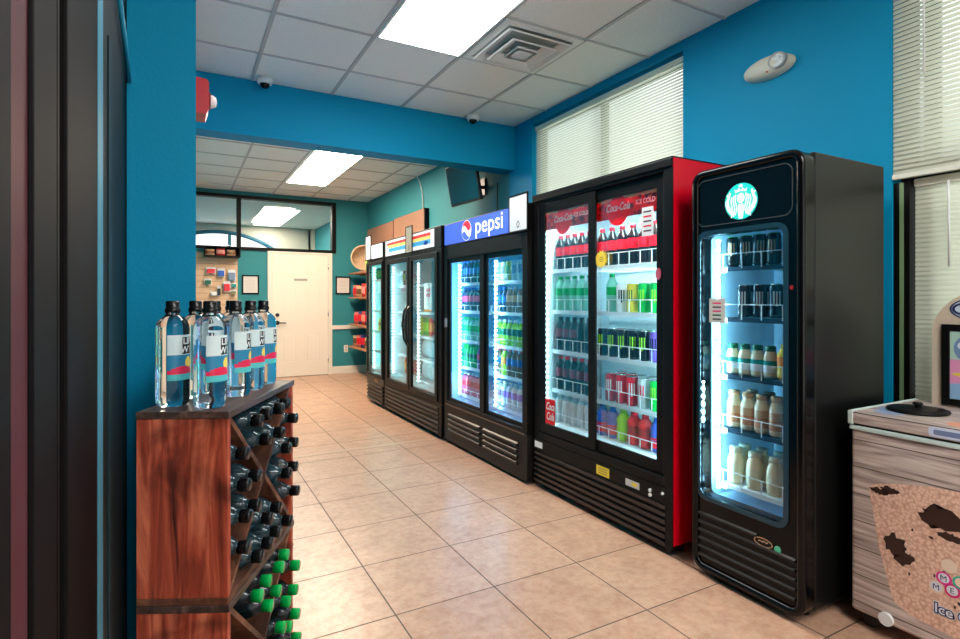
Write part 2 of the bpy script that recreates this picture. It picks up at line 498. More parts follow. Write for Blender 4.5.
# baseboards and chair rail of the back wall
b_ = MB(); b_.box(2.215, XW, YB - 0.018, YB, 0.0, 0.125); b_.box(0.05, 1.20, YB - 0.018, YB, 0.0, 0.125)
struct('baseboard_back', b_, M_TRIMW)
struct('trim_4', MB().box(2.235, XW, YB - 0.025, YB, 0.755, 0.82, bev=0.006), M_TRIMW, 'white chair rail beside the white door')

# ---- left foreground: dark storefront partition along x = -0.16
pt = MB(); X = -0.16
pt.box(X - 0.06, X, -2.5, 0.757, 0, ZC)
pt.box(X - 0.06, X, 0.860, 1.008, 0, ZC, bev=0.004)
pt.box(X - 0.06, X - 0.012, 1.008, 1.09, 0, ZC)
pt.box(X - 0.012, X - 0.004, 1.035, 1.050, 0, ZC)
pt.box(X - 0.06, X, 1.09, 1.455, 0, ZC, bev=0.004)
struct('door_2', pt, M_BRONZE, 'dark bronze storefront door frame in the left foreground')
struct('trim_5', MB().box(X - 0.05, X - 0.006, 0.757, 0.860, 0, ZC), mat('maroon_panel', S(84, 40, 47), rough=0.6, spec=.15, mott=0.15, mscale=3), 'maroon strip between dark door stiles')
struct('teal_reflection_strip', MB().box(X - 0.05, X + 0.001, 1.455, 1.540, 0, ZC), mat('teal_edge_reflection', S(70, 140, 164), rough=0.5, spec=.2), 'thin pale teal strip painted as a reflection of the wall')  # pale teal strip stands in for the wall reflected at the frame edge
fr = MB(); fr.box(X - 0.06, X, 1.540, 2.15, 0, ZC)
dleaf = struct('door_3', fr, M_BLACKF, 'black door leaf edge beside the teal wall end')
struct('dark_reflection_strip', MB().box(X, X + 0.004, 1.63, 1.70, 0, 1.925), mat('teal_dark_reflection', S(18, 42, 50), rough=0.5, spec=.2), 'dark teal strip painted as a reflection on the black door edge')  # dark teal line painted for a reflection in the black panel
rbar = MB(); rbar.tube([(X + 0.012, 1.80, 2.10), (X + 0.012, 2.13, 1.985)], 0.007, mi=1)  # slanted teal bar standing in for a reflection on the black door
rbar.build('reflection_bar', [M_BLACKP, M_TEALREFL], dleaf)

# ---- transom window above the white door, and the room behind it
tf = MB()
tf.box(-0.2, 2.30, YB - 0.03, YB + 0.10, 2.035, 2.085); tf.box(-0.2, 2.30, YB - 0.03, YB + 0.10, 2.84, 2.89)
tf.box(2.235, 2.30, YB - 0.03, YB + 0.10, 2.085, 2.84); tf.box(0.765, 0.825, YB - 0.03, YB + 0.10, 2.085, 2.84)
struct('window_1', tf, M_BLACKF, 'black framed transom window above the white door')
tg = MB(); tg.box(0.05, 0.765, YB + 0.03, YB + 0.036, 2.085, 2.84); tg.box(0.825, 2.235, YB + 0.03, YB + 0.036, 2.085, 2.84)
struct('window_2', tg, M_GLASS2, 'panes of the transom window')
# arched window in the far room
R = 2.09; cxa, cza = 0.75, 0.68
aw = MB()
n = 26
arc = []
for i in range(n + 1):
    xx = -0.0 + (2.75) * i / n
    dz = R * R - (xx - cxa) ** 2
    arc.append((xx, cza + (sqrt(dz) if dz > 0 else 0)))
for i in range(n):
    (x0, z0), (x1, z1) = arc[i], arc[i + 1]
    fn = lambda a, b, d: Vector((a, 13.6 + d, b))
    aw.prism([(x0, max(z0, 2.0)), (x1, max(z1, 2.0)), (x1, ZC), (x0, ZC)], fn, 0, 0.15)
aw.box(2.7, XW, 13.6, 13.75, 2.0, ZC)
struct('wall_arch', aw, mat('pale_wall', S(196, 188, 170), rough=0.8))
af = MB()
pts = [(x_, 13.58, z_ - 0.0) for x_, z_ in arc if z_ > 1.95]
af.tube(pts, 0.045, n=6); af.box(0.93, 1.0, 13.56, 13.62, 2.0, 2.78)
struct('window_3', af, mat('arch_teal', S(20, 84, 104), rough=.5), 'teal arch of the window seen through the transom')

# ---- white six-panel door
dr = MB()
yd = YB - 0.022
dr.box(1.285, 2.165, yd, YB - 0.001, 0.008, 2.0)
px = ((1.40, 1.67), (1.78, 2.05)); pz = ((0.22, 0.72), (0.86, 1.50), (1.62, 1.88))
for a0, a1 in px:
    for c0, c1 in pz:
        o_ = [(a0, c0), (a1, c0), (a1, c1), (a0, c1)]
        i_ = [(a0 + 0.025, c0 + 0.025), (a1 - 0.025, c0 + 0.025), (a1 - 0.025, c1 - 0.025), (a0 + 0.025, c1 - 0.025)]
        dr.ring(o_, i_, lambda a, b, d: Vector((a, yd - d, b)), 0.0, 0.006)
        dr.box(a0 + 0.05, a1 - 0.05, yd - 0.007, yd, c0 + 0.05, c1 - 0.05, bev=0.003)
door = struct('door_1', dr, M_DOORW, 'white six-panel door in the back wall')
fr = MB()
fr.box(1.215, 1.28, YB - 0.035, YB, 0, 2.035); fr.box(2.17, 2.235, YB - 0.035, YB, 0, 2.035); fr.box(1.28, 2.17, YB - 0.035, YB, 2.003, 2.035)
fr.build('door_frame', M_TRIMW, door)
k = MB(); k.cyl((1.36, yd, 0.885), (1.36, yd - 0.02, 0.885), 0.034, n=16); k.cyl((1.36, yd - 0.02, 0.885), (1.36, yd - 0.055, 0.885), 0.012, n=10)
k.tube([(1.355, yd - 0.05, 0.885), (1.42, yd - 0.055, 0.884), (1.49, yd - 0.05, 0.880)], 0.010)
k.build('handle', M_BLACKP, door)
MB().cyl((1.36, yd, 1.01), (1.36, yd - 0.025, 1.01), 0.03, n=16).build('deadbolt', M_BLACKP, door)
for zz in (0.25, 1.02, 1.80):
    MB().cyl((2.168, yd - 0.016, zz - 0.05), (2.168, yd - 0.016, zz + 0.05), 0.009, n=8).build('hinge', M_CHROME, door)
np_ = MB(); np_.box(1.62, 1.83, yd - 0.008, yd - 0.0002, 1.565, 1.60)
np_.build('name_plate', mat('plate_grey', S(160, 156, 150), rough=0.4), door)

# ---- windows of the right wall with blinds
def window(n_, y0, y1, z0, z1, stiles, m, lab):
    f = MB(); x0, x1 = 2.955, 3.0
    f.box(x0, x1, y0, y1, z0, z0 + 0.05); f.box(x0, x1, y0, y1, z1 - 0.05, z1)
    f.box(x0, x1, y0, y0 + 0.05, z0 + 0.05, z1 - 0.05)
    f.box(x0, x1, y1 - 0.05, y1, z0 + 0.05, z1 - 0.05)
    for s in stiles: f.box(x0, x1, s - 0.025, s + 0.025, z0 + 0.05, z1 - 0.05)
    return struct('window_%d' % n_, f, m, lab)
window(4, 2.49, 4.235, Z1, Z2, (3.37,), M_BRONZE, 'window behind the red-sided cooler')
window(5, -0.9, 1.30, Z1, Z2, (1.19, 0.2,), M_BLACKF, 'window behind the ice cream freezer')
struct('window_6', MB().box(2.975, 2.981, 2.54, 4.185, Z1 + .05, Z2 - .05).box(2.975, 2.981, -0.85, 1.25, Z1 + .05, Z2 - .05), M_WINGLASS, 'panes of the right-hand windows')
struct('trim_8', MB().box(2.942, 2.955, -0.9, 1.30, 1.785, 1.895), M_BLACKF, 'black transom bar of the right-hand window')
struct('trim_9', MB().box(2.872, 2.954, 1.236, 1.2995, Z1, 1.80), M_BLACKF, 'black stile left of the lower blind')
struct('trim_10', MB().box(2.869, 2.8718, 1.258, 1.274, Z1, 1.80), mat('greenish_metal', S(120, 150, 110), rough=0.4), 'pale greenish edge of the window stile')

def blind(label, y0, y1, z0, z1, x, wand_y=None, wand_len=0.5, headrail=True):
    t = thing('window_blind', label, 'window blind', (x, (y0 + y1) / 2, z0))
    s = MB(); p = 0.0215; z = z0 + 0.03
    a = radians(66)
    hw = 0.0125
    while z < z1 - 0.012:
        dx, dz = hw * cos(a), hw * sin(a)
        v = [Vector((x - dx, y0, z - dz)), Vector((x - dx, y1, z - dz)), Vector((x - 0.0025, y1, z + 0.002)), Vector((x - 0.0025, y0, z + 0.002)), Vector((x + dx, y1, z + dz)), Vector((x + dx, y0, z + dz))]
        vs = [s.bm.verts.new(q) for q in v]
        s.bm.faces.new(vs[:4]); s.bm.faces.new((vs[3], vs[2], vs[4], vs[5]))
        z += p
    s.build('slats', M_BLIND, t)
    MB().box(x - 0.018, x + 0.018, y0, y1, z1 - 0.035, z1, bev=0.003).build('headrail', M_BLINDR, t)
    MB().box(x - 0.016, x + 0.010, y0, y1, z0 - 0.004, z0 + 0.018, bev=0.003).build('bottom_rail', M_BLINDR, t)
    if wand_y is not None:
        MB().cyl((x - 0.03, wand_y, z1 - 0.03), (x - 0.022, wand_y, z1 - wand_len), 0.0045, n=8).build('wand', M_WHITEP, t)
    return t
blind('cream horizontal blind in the window above the red-sided cooler', 2.505, 4.222, 0.85, 2.865, 2.905)
blind('upper pale horizontal blind at the right edge, ending above the lower blind', -0.86, 1.297, 1.82, 2.875, 2.868, 1.17, 0.62)
blind('lower pale horizontal blind behind the arched freezer topper', -0.86, 1.232, 0.80, 1.812, 2.918, 1.10, 0.40)

# ------------------------------------------------------------------ ceiling fixtures
def troffer(label, x0, x1, y0, y1, m, group=None):
    t = thing('ceiling_light', label, 'ceiling light', ((x0 + x1) / 2, (y0 + y1) / 2, ZC), 0, group)
    f = MB()
    zt, zb = ZC + 0.002, ZC - 0.012
    for a in ((x0, x0 + 0.014, y0, y1), (x1 - 0.014, x1, y0, y1), (x0 + 0.014, x1 - 0.014, y0, y0 + 0.014), (x0 + 0.014, x1 - 0.014, y1 - 0.014, y1)):
        f.box(a[0], a[1], a[2], a[3], zb, zt)
    f.build('frame', M_WHITEP, t)
    MB().box(x0 + 0.014, x1 - 0.014, y0 + 0.014, y1 - 0.014, ZC - 0.008, ZC + 0.002).build('diffuser', m, t)
    return t
troffer('bright white ceiling light panel beside the square air vent', 1.095, 1.685, 2.175, 3.385, M_PANEL)
troffer('added unseen white ceiling light panel over the ice cream freezer', 1.095, 1.685, -0.87, 0.34, M_PANEL)  # unseen panel, added to lift the light in the front room
troffer('added unseen white ceiling light panel behind the camera', 0.49, 1.08, -1.95, -0.74, M_PANEL)  # added out of view to brighten the crate end and front ceiling
troffer('farther warm ceiling light of the pair beyond the beam', 1.315, 1.885, 7.03, 8.24, M_PANELW, 'ceiling lights beyond the beam')
troffer('nearer warm ceiling light of the pair beyond the beam', 1.315, 1.885, 5.80, 7.01, M_PANELW, 'ceiling lights beyond the beam')
troffer('ceiling light seen through the transom window above the door', 1.42, 2.00, 10.75, 13.3, emis('panel_far', (1.0, .9, .78, 1), 13.0))

def vent():
    cx, cy = 1.997, 3.083
    t = thing('ceiling_vent', 'square white air vent with stepped louvers in the ceiling', 'air vent', (cx, cy, ZC))
    def sq(h): return [(-h, -h), (h, -h), (h, h), (-h, h)]
    fn = lambda a, b, d: Vector((cx + a, cy + b, ZC - d))
    MB().ring(sq(0.292), sq(0.245), fn, 0.0, 0.012).build('frame', M_WHITEP, t)
    MB().ring(sq(0.25), sq(0.001), fn, -0.003, 0.001).build('duct', mat('duct_dark', S(170, 176, 176), rough=0.8), t)
    lv = [(0.245, 0.185, 0.001, 0.030), (0.172, 0.105, 0.010, 0.045)]
    for (h0, h1, d0, d1) in lv:
        q = MB(); th = 0.004
        O = [q.bm.verts.new(fn(a, b, d0)) for a, b in sq(h1)]; P = [q.bm.verts.new(fn(a, b, d1)) for a, b in sq(h0)]
        O2 = [q.bm.verts.new(fn(a, b, d0 + th)) for a, b in sq(h1 - th)]; P2 = [q.bm.verts.new(fn(a, b, d1 + th)) for a, b in sq(h0 - 0.012)]
        for i in range(4):
            j = (i + 1) % 4
            q.bm.faces.new((O[i], O[j], P[j], P[i])); q.bm.faces.new((O2[i], P2[i], P2[j], O2[j])); q.bm.faces.new((P[i], P[j], P2[j], P2[i]))
            q.bm.faces.new((O[i], O2[i], O2[j], O[j]))
        q.build('louver', M_WHITEP, t)
    q = MB(); q.ring(sq(0.085), sq(0.06), fn, 0.04, 0.05); q.box(cx - 0.075, cx + 0.075, cy - 0.075, cy + 0.075, ZC - 0.05, ZC - 0.044)
    q.build('center_plate', M_WHITEP, t)
    MB().box(cx - 0.03, cx + 0.03, cy - 0.02, cy + 0.02, ZC - 0.046, ZC).build('hanger', M_WHITEP, t)
vent()

def domecam(x, y, label):
    t = thing('security_camera', label, 'security camera', (x, y, ZC))
    MB().lathe([(0.0, -0.001), (0.056, -0.001), (0.056, -0.035), (0.05, -0.045), (0.0, -0.045)], n=20, c=(x, y, ZC)).build('housing', M_WHITEP, t)
    MB().lathe([(0.036, -0.044), (0.034, -0.060), (0.022, -0.074), (0.0, -0.08)], n=16, c=(x, y, ZC)).build('dome', M_BLK, t)
domecam(0.56, 4.44, 'white dome camera on the ceiling above the red fire alarm side of the beam')
domecam(2.345, 4.43, 'white dome camera on the ceiling nearer the cream window blind')

t = thing('fire_alarm', 'red fire alarm strobe on the edge of the teal wall end', 'fire alarm', (0.046, 2.25, 2.0))
a_ = MB()
a_.prism([(0.0, -0.064), (0.034, -0.064), (0.042, -0.040), (0.043, 0.05), (0.036, 0.062), (0.0, 0.064)], lambda a, b, d: Vector((0.046 + a, 2.25 + d, 2.0 + b)), -0.055, 0.055)
a_.build('housing', mat('alarm_red', S(196, 24, 42), rough=0.3), t)
MB().box(0.0895, 0.096, 2.225, 2.275, 1.975, 2.025, bev=0.002).build('mount', mat('alarm_dark', S(120, 12, 28), rough=0.4), t)
MB().lathe([(0.024, 0), (0.024, 0.006), (0.017, 0.018), (0.0, 0.022)], n=16, M=Matrix.Translation((0.096, 2.25, 2.0)) @ Matrix.Rotation(pi / 2, 4, 'Y')).build('strobe_lens', mat('lens_white', S(236, 236, 240), rough=0.15), t)

t = thing('emergency_light', 'oval beige emergency light on the blue wall between the windows', 'emergency light', (XW, 1.893, 2.545))
h = MB()
prof = [(1.0, 0.0), (0.985, 0.25), (0.9, 0.6), (0.7, 0.85), (0.4, 0.97), (0.0, 1.0)]
Mx = Matrix.Translation((XW - 0.001, 1.893, 2.545)) @ Matrix.Rotation(-pi / 2, 4, 'Y') @ Matrix.Diagonal((0.062, 0.148, 0.062, 1))
h.lathe(prof, n=32, M=Mx); h.build('housing', M_BEIGEP, t)
l_ = MB(); fn = facing_x(XW - 0.049, 1.815, 2.552)
l_.ring(circ(0, 0, 0.050, 0.042), circ(0, 0, 0.040, 0.033), fn, -0.02, 0.014)
l_.build('lens_rim', mat('rim_grey', S(150, 154, 150), rough=0.35), t)
MB().prism(circ(0, 0, 0.040, 0.033), fn, -0.02, 0.010).build('lens', mat('lens_clear', S(206, 214, 214), rough=0.12, mott=0.4, mscale=60), t)
MB().prism(circ(0.02, -0.035, 0.005), facing_x(XW - 0.055, 1.893, 2.545), 0.0, 0.004).build('indicator', mat('ind_red', S(200, 60, 60)), t)

# ------------------------------------------------------------------ products (prototype meshes shared by copies)
PROTO = {}
def keep(mb, name, mats):
    o = mb.build(name, mats, local=True); me = o.data
    bpy.data.objects.remove(o)
    return me

P_ = lambda n, *c, rough=0.22: mat('p_' + n, S(*c), rough=rough)
M_COLA = mat('cola_liquid', (0.012, 0.005, 0.004, 1), rough=0.12)
M_CLEAR = mat('clear_drink', S(214, 242, 248), rough=0.08, trans=0.3, ior=1.2)
M_GREENL = mat('green_drink', S(150, 226, 200), rough=0.1, trans=0.3, ior=1.15)
M_BLUEL = mat('blue_drink', S(30, 90, 190), rough=0.1)
M_NAVYL = mat('navy_drink', S(14, 24, 54), rough=0.12)
M_PINKL = mat('pink_drink', S(214, 90, 130), rough=0.12)
M_MILK = mat('cream_drink', S(232, 214, 178), rough=0.2)
M_PEACH = mat('peach_drink', S(214, 164, 124), rough=0.2)
M_CAN = mat('can_silver', S(190, 198, 202), rough=0.25, metal=0.8)
C_RED = P_('red', 222, 22, 40); C_WHITE = P_('white', 236, 240, 240); C_GREEN = P_('green', 22, 176, 70); C_BLACK = P_('black', 16, 18, 20)
C_LIME = P_('lime', 150, 226, 40); C_YELLOW = P_('yellow', 238, 214, 70); C_MAROON = P_('maroon', 120, 24, 52); C_BLUE = P_('blue', 36, 90, 190)
C_PURPLE = P_('purple', 120, 90, 190); C_ORANGE = P_('orange', 236, 130, 40); C_DKGREEN = P_('dark_green', 20, 96, 64); C_BROWN = P_('brown', 120, 78, 50)
C_PINK = P_('pink', 226, 70, 120); C_TEAL = P_('tealp', 30, 140, 130); C_SILVER = P_('silverp', 200, 206, 208); C_TAN = P_('tan', 210, 168, 130)

def bottle_proto(key, h, r, liquid, cap, label, lz=(0.40, 0.66), capr=0.42, seg=14, milk=False, label2=None):
    ms = {}
    b = MB(); cr = r * capr
    zc = h - (0.02 if not milk else 0.022)
    if not milk:
        prof = [(0, 0), (r * .80, 0), (r * .96, .012), (r * 1.0, h * .10), (r * .93, h * .22), (r * .99, h * .34), (r * .96, h * .42), (r * .96, h * .62), (r * 1.0, h * .67),
                (r * .92, h * .73), (r * .62, h * .83), (cr * 1.02, h * .90), (cr * 0.95, zc), (0, zc)]
    else:
        prof = [(0, 0), (r * .88, 0), (r, .012), (r, h * .60), (r * .92, h * .70), (r * .66, h * .82), (r * .62, h * .86), (r * .62, zc), (0, zc)]
        cr = r * .70
    b.lathe(prof, n=seg)
    ms['body'] = keep(b, key + '_body', [liquid])
    if cap:
        c = MB(); c.lathe([(0, zc - .001), (cr * 1.08, zc - .001), (cr * 1.08, h - .003), (cr * .95, h), (0, h)], n=seg)
        ms['cap'] = keep(c, key + '_cap', [cap])
    if label:
        c = MB(); rr = r * 1.015 if milk else r * .985
        if label2:
            zm = h * (lz[0] * .45 + lz[1] * .55)
            c.lathe([(rr, h * lz[0]), (rr, zm), (rr, h * lz[1])], n=seg, mis=[0, 1]); mm = [label, label2]
        else:
            c.lathe([(rr, h * lz[0]), (rr, h * lz[1])], n=seg); mm = [label]
        ms['label'] = keep(c, key + '_label', mm)
    PROTO[key] = (ms, r, h)

def can_proto(key, h, r, col, mark=None, top=None, seg=16):
    b = MB()
    b.lathe([(0, 0), (r * .78, 0), (r * .98, .008), (r, .014), (r, h - .016), (r * .86, h - .003)], n=seg)
    ms = {'body': keep(b, key + '_body', [col])}
    c = MB(); c.lathe([(r * .86, h - .003), (r * .87, h), (r * .80, h), (r * .78, h - .004), (0, h - .004)], n=seg)
    ms['lid'] = keep(c, key + '_lid', [top or M_CAN])
    if mark:
        c = MB(); rr = r * 1.012
        # three ragged vertical strokes of a logo, towards the camera side (-x / -y)
        for da in (-0.42, 0.0, 0.42):
            a = radians(205) + da
            c.patch(rr, a - 0.11, a + 0.11, h * .34 + abs(da) * .02, h * .78, n=2)
        ms['logo'] = keep(c, key + '_logo', [mark])
    PROTO[key] = (ms, r, h)

def pouch_proto(key, w, d, h, cols):
    b = MB(); nx, nz = 8, 8
    V = {}
    for s in (1, -1):
        for i in range(nx + 1):
            for j in range(nz + 1):
                u = i / nx * 2 - 1; v = j / nz * 2 - 1
                th = d * .5 * max(0, (1 - u ** 4)) ** .6 * max(0, (1 - abs(v) ** 3)) ** .7 + 0.0008
                V[s, i, j] = b.bm.verts.new((s * th, u * w / 2 * (1 - .06 * abs(v)), (v + 1) * h / 2))
    for s in (1, -1):
        for i in range(nx):
            for j in range(nz):
                f = b.bm.faces.new((V[s, i, j], V[s, i + 1, j], V[s, i + 1, j + 1], V[s, i, j + 1])); f.smooth = True
                f.material_index = 0 if j in (0, 1, 6, 7) else (1 if len(cols) > 1 else 0)
    ms = {'body': keep(b, key + '_body', cols)}
    PROTO[key] = (ms, max(w, d) / 2, h)

PART = {'cap': 'cap', 'label': 'label_band', 'lid': 'lid', 'logo': 'logo_mark'}
COUNTS = {}
def place(key, name, loc, label, cat, group, rot=0.0, M=None, parts=True):
    ms, r, h = PROTO[key]
    o = bpy.data.objects.new(name, ms['body']); COL.objects.link(o)
    if M is not None: o.matrix_world = M
    else:
        o.location = loc; o.rotation_euler = (0, 0, rot)
    tag(o, label, cat, group)
    for k_, me in ms.items():
        if k_ == 'body': continue
        c = bpy.data.objects.new(PART[k_], me); COL.objects.link(c); c.parent = o
    COUNTS[cat] = COUNTS.get(cat, 0) + 1
    return o

def ordinal(i, n):
    if n == 1: return 'single'
    if i == 0: return 'leftmost'
    if i == n - 1: return 'rightmost'
    return ['', 'second', 'third', 'fourth', 'fifth', 'sixth', 'seventh', 'eighth'][i] + ' from left'

bottle_proto('coke', .232, .036, M_COLA, C_RED, C_RED)
bottle_proto('coke_plain', .225, .036, M_COLA, C_RED, C_MAROON)
bottle_proto('pepper', .225, .036, M_COLA, C_BLACK, C_MAROON)
bottle_proto('cola_black', .225, .036, M_COLA, C_BLACK, C_BLACK)
bottle_proto('sprite', .230, .036, M_GREENL, C_GREEN, C_GREEN, lz=(.44, .66))
bottle_proto('water', .195, .034, M_CLEAR, C_WHITE, None)
bottle_proto('sport_blue', .19, .038, M_BLUEL, C_BLUE, C_RED, lz=(.12, .42))
bottle_proto('sport_lime', .185, .042, C_LIME, C_LIME, None)
bottle_proto('sport_red', .185, .042, C_RED, C_RED, P_('darkred', 150, 16, 30), lz=(.3, .6))
can_proto('can_white', .168, .034, C_WHITE, C_BLACK)
can_proto('can_yellow', .168, .034, C_YELLOW, C_DKGREEN)
can_proto('can_green', .168, .034, C_GREEN, C_LIME)
can_proto('can_mean', .168, .034, C_BLACK, C_LIME)
can_proto('can_purple', .168, .034, C_PURPLE, C_BLACK)
can_proto('can_red', .168, .034, C_RED, C_WHITE)
can_proto('can_silver', .168, .034, C_SILVER, C_RED)
bottle_proto('pepsi', .20, .033, M_NAVYL, C_BLUE, C_BLUE, seg=10)
bottle_proto('pepsi_pink', .20, .033, M_NAVYL, C_BLUE, C_PINK, seg=10)
bottle_proto('green_clear', .20, .033, M_GREENL, C_GREEN, C_GREEN, seg=10)
bottle_proto('dew', .195, .033, C_GREEN, C_GREEN, C_DKGREEN, seg=10, lz=(.42, .6))
bottle_proto('dew_purple', .195, .033, C_PURPLE, C_PURPLE, C_PINK, seg=10)
bottle_proto('red_juice', .195, .033, M_PINKL, C_WHITE, C_RED, seg=10)
can_proto('slim_white', .155, .030, C_WHITE, C_BLUE, seg=10)
can_proto('slim_yellow', .155, .030, C_YELLOW, C_GREEN, seg=10)
bottle_proto('brown_bottle', .20, .033, C_BROWN, C_WHITE, C_TAN, seg=10)
bottle_proto('green_tea', .20, .033, C_LIME, C_WHITE, C_DKGREEN, seg=10)
bottle_proto('tea_red', .21, .034, C_BROWN, C_RED, C_BLUE, seg=10)
bottle_proto('tea_lime', .21, .034, C_LIME, C_RED, C_ORANGE, seg=10)
bottle_proto('vitamin', .20, .035, M_CLEAR, C_WHITE, C_PURPLE, seg=10)
can_proto('coffee_can', .135, .0285, P_('coffee_black', 34, 32, 30), C_TAN, top=C_GREEN)
can_proto('espresso_can', .145, .027, P_('espresso', 26, 34, 46), C_SILVER)
bottle_proto('latte', .138, .0288, M_MILK, C_DKGREEN, C_WHITE, lz=(.18, .55), milk=True, label2=C_TEAL)
bottle_proto('caramel', .168, .0325, M_MILK, C_TAN, P_('peachlabel', 206, 140, 100), lz=(.15, .60), milk=True, label2=C_TAN)
bottle_proto('vanilla', .162, .036, M_MILK, P_('creamcap', 220, 214, 190), P_('creamlabel', 226, 216, 184), lz=(.15, .55), milk=True)
bottle_proto('yellow_juice', .15, .028, C_YELLOW, C_YELLOW, C_ORANGE)
pouch_proto('bag_red', .17, .08, .22, [P_('bagred', 190, 56, 56), P_('bagpink', 222, 140, 126)])
pouch_proto('bag_orange', .17, .08, .22, [C_ORANGE, C_YELLOW])
pouch_proto('bag_pink', .18, .08, .20, [P_('bagrose', 214, 110, 104), C_RED])
pouch_proto('bag_green', .16, .08, .21, [C_GREEN, C_LIME])
pouch_proto('bag_purple', .16, .08, .22, [P_('bagnavy', 60, 60, 120), C_RED])
pouch_proto('bag_tan', .17, .08, .18, [C_TAN, C_BROWN])
pouch_proto('pouch_lime', .12, .05, .19, [C_LIME, C_YELLOW])
pouch_proto('pouch_red', .12, .05, .19, [C_RED, C_ORANGE])
pouch_proto('pouch_green', .12, .05, .19, [C_GREEN, C_LIME])
pouch_proto('carton_green', .15, .06, .15, [C_GREEN, C_LIME])
pouch_proto('ice', .20, .12, .205, [P_('ice', 214, 234, 240, rough=.15)])

# ------------------------------------------------------------------ coolers
SHELFNAMES = ['top', 'second', 'third', 'fourth', 'bottom']
def cooler_shell(t, x0, x1, y0, y1, zt, zg0, zg1, side, th=0.035, liner_mat=None, header_h=True, lip=False):
    """hollow insulated cabinet"""
    body = MB(); xf = x0 + 0.05
    body.box(xf, x1, y1 - th, y1, 0.06, zt); body.box(xf, x1, y0, y0 + th, 0.06, zt)
    if lip:
        body.box(x0 + .006, xf, y0, y0 + .010, 0.06, zt)
    body.box(x1 - 0.04, x1, y0 + th, y1 - th, 0.06, zt)
    body.box(xf, x1 - 0.04, y0 + th, y1 - th, zt - 0.04, zt)
    body.box(xf + 0.12, x1 - 0.04, y0 + th, y1 - th, 0.06, zg0 - 0.035)
    body.build('body', side, t)
    ln = MB(); e = 0.008
    ln.box(xf, x1 - 0.05, y1 - th - e, y1 - th, zg0 - 0.03, zg1 + 0.05); ln.box(xf, x1 - 0.05, y0 + th, y0 + th + e, zg0 - 0.03, zg1 + 0.05)
    ln.box(x1 - 0.05, x1 - 0.041, y0 + th, y1 - th, zg0 - 0.03, zg1 + 0.05)
    ln.box(xf, x1 - 0.05, y0 + th + e, y1 - th - e, zg0 - 0.033, zg0 - 0.02); ln.box(xf, x1 - 0.05, y0 + th + e, y1 - th - e, zg1 + 0.04, zg1 + 0.05)
    ln.build('interior', liner_mat or M_LINER, t)
    for yy in (y0 + 0.06, y1 - 0.06):
        for xx in (x0 + 0.12, x1 - 0.08):
            MB().cyl((xx, yy, 0.0), (xx, yy, 0.062), 0.022, n=10).build('foot', M_BLACKP, t)

def frame_bars(mb, x0, x1, ya, yb, za, zb, wl, wr, wb, wt, mi=0, bev=0.003):
    """rectangular frame in the y-z plane; wl = bar at high y, wr = bar at low y"""
    mb.box(x0, x1, yb - wl, yb, za, zb, mi, bev); mb.box(x0, x1, ya, ya + wr, za, zb, mi, bev)
    mb.box(x0, x1, ya + wr, yb - wl, za, za + wb, mi, bev); mb.box(x0, x1, ya + wr, yb - wl, zb - wt, zb, mi, bev)

def shelf(t, xs, xb, ya, yb, z, guard=0.0, rail=0.022, pitch=0.05, gp=0.085):
    m = MB()
    m.box(xs - 0.004, xs, ya, yb, z - rail, z + 0.004)
    yy = ya + 0.01
    while yy < yb:
        m.box(xs, xb, yy - 0.0015, yy + 0.0015, z - 0.004, z); yy += 0.025
    m.box(xb - 0.01, xb, ya, yb, z - 0.012, z); m.box((xs + xb) / 2 - .004, (xs + xb) / 2 + .004, ya, yb, z - 0.012, z - 0.004)
    if guard:
        r = 0.0022
        m.box(xs - 0.006, xs - 0.002, ya, yb, z + guard - r, z + guard + r)
        yy = ya + gp * .5
        while yy < yb:
            m.box(xs - 0.006, xs - 0.002, yy - r, yy + r, z, z + guard); yy += gp
    m.build('shelf', M_WIRE, t)

def led(t, x, y, z0, z1, em, back=True, w=0.012):
    m = MB(); m.box(x, x + 0.006, y - w, y + w, z0, z1, 0)
    z = z0 + 0.01
    while z < z1 - 0.012:
        m.box(x - 0.004, x + 0.013, y - w * .55, y + w * .55, z, z + 0.015, 1); z += 0.036
    m.build('led_strip', [M_WHITEP, em], t)

def row(kind, name, desc, cat, n, ylo, yhi, x, z, where, cooler, rows=1, dx=None, skip=(), rown=('front row', 'back row', 'third row')):
    """n products across from yhi (left in the photo) to ylo"""
    kinds = kind if isinstance(kind, list) else [kind] * n
    descs = desc if isinstance(desc, list) else [desc] * n
    live = [i for i in range(n) if kinds[i] is not None]
    for rr in range(rows):
        for i in range(n):
            if (rr, i) in skip or kinds[i] is None: continue
            ms, r, h = PROTO[kinds[i]]
            yy = yhi - r - (yhi - ylo - 2 * r) * (i / (n - 1) if n > 1 else 0.5)
            lab = '%s %s, %s, %s' % (ordinal(live.index(i), len(live)), descs[i], where, cooler)
            place(kinds[i], name if isinstance(name, str) else name[i], (x + r + rr * (dx or (2 * r + 0.012)), yy, z + 0.0015), lab, cat,
                  '%s on %s of %s' % (cat + 's', where, cooler), rot=random.uniform(-.3, .3))

def grille(t, x, ya, yb, za, zb, n, name='grille', m=None, groups=1, gap=0.03):
    gmb = MB()
    gmb.box(x + 0.012, x + 0.05, ya, yb, za, zb, 1)
    seg = (yb - ya - gap * (groups - 1)) / groups
    for g_ in range(groups):
        a = ya + g_ * (seg + gap); b = a + seg
        p = (zb - za) / n
        for i in range(n):
            z = za + p * i
            gmb.prism([(0.012, z + p * .2), (-0.004, z + p * .30), (-0.004, z + p * .72), (0.012, z + p * .95)], lambda u, v, d: Vector((x + u, d, v)), a, b, 0)
    gmb.build(name, [m or M_GRILLE, M_BLKM], t)

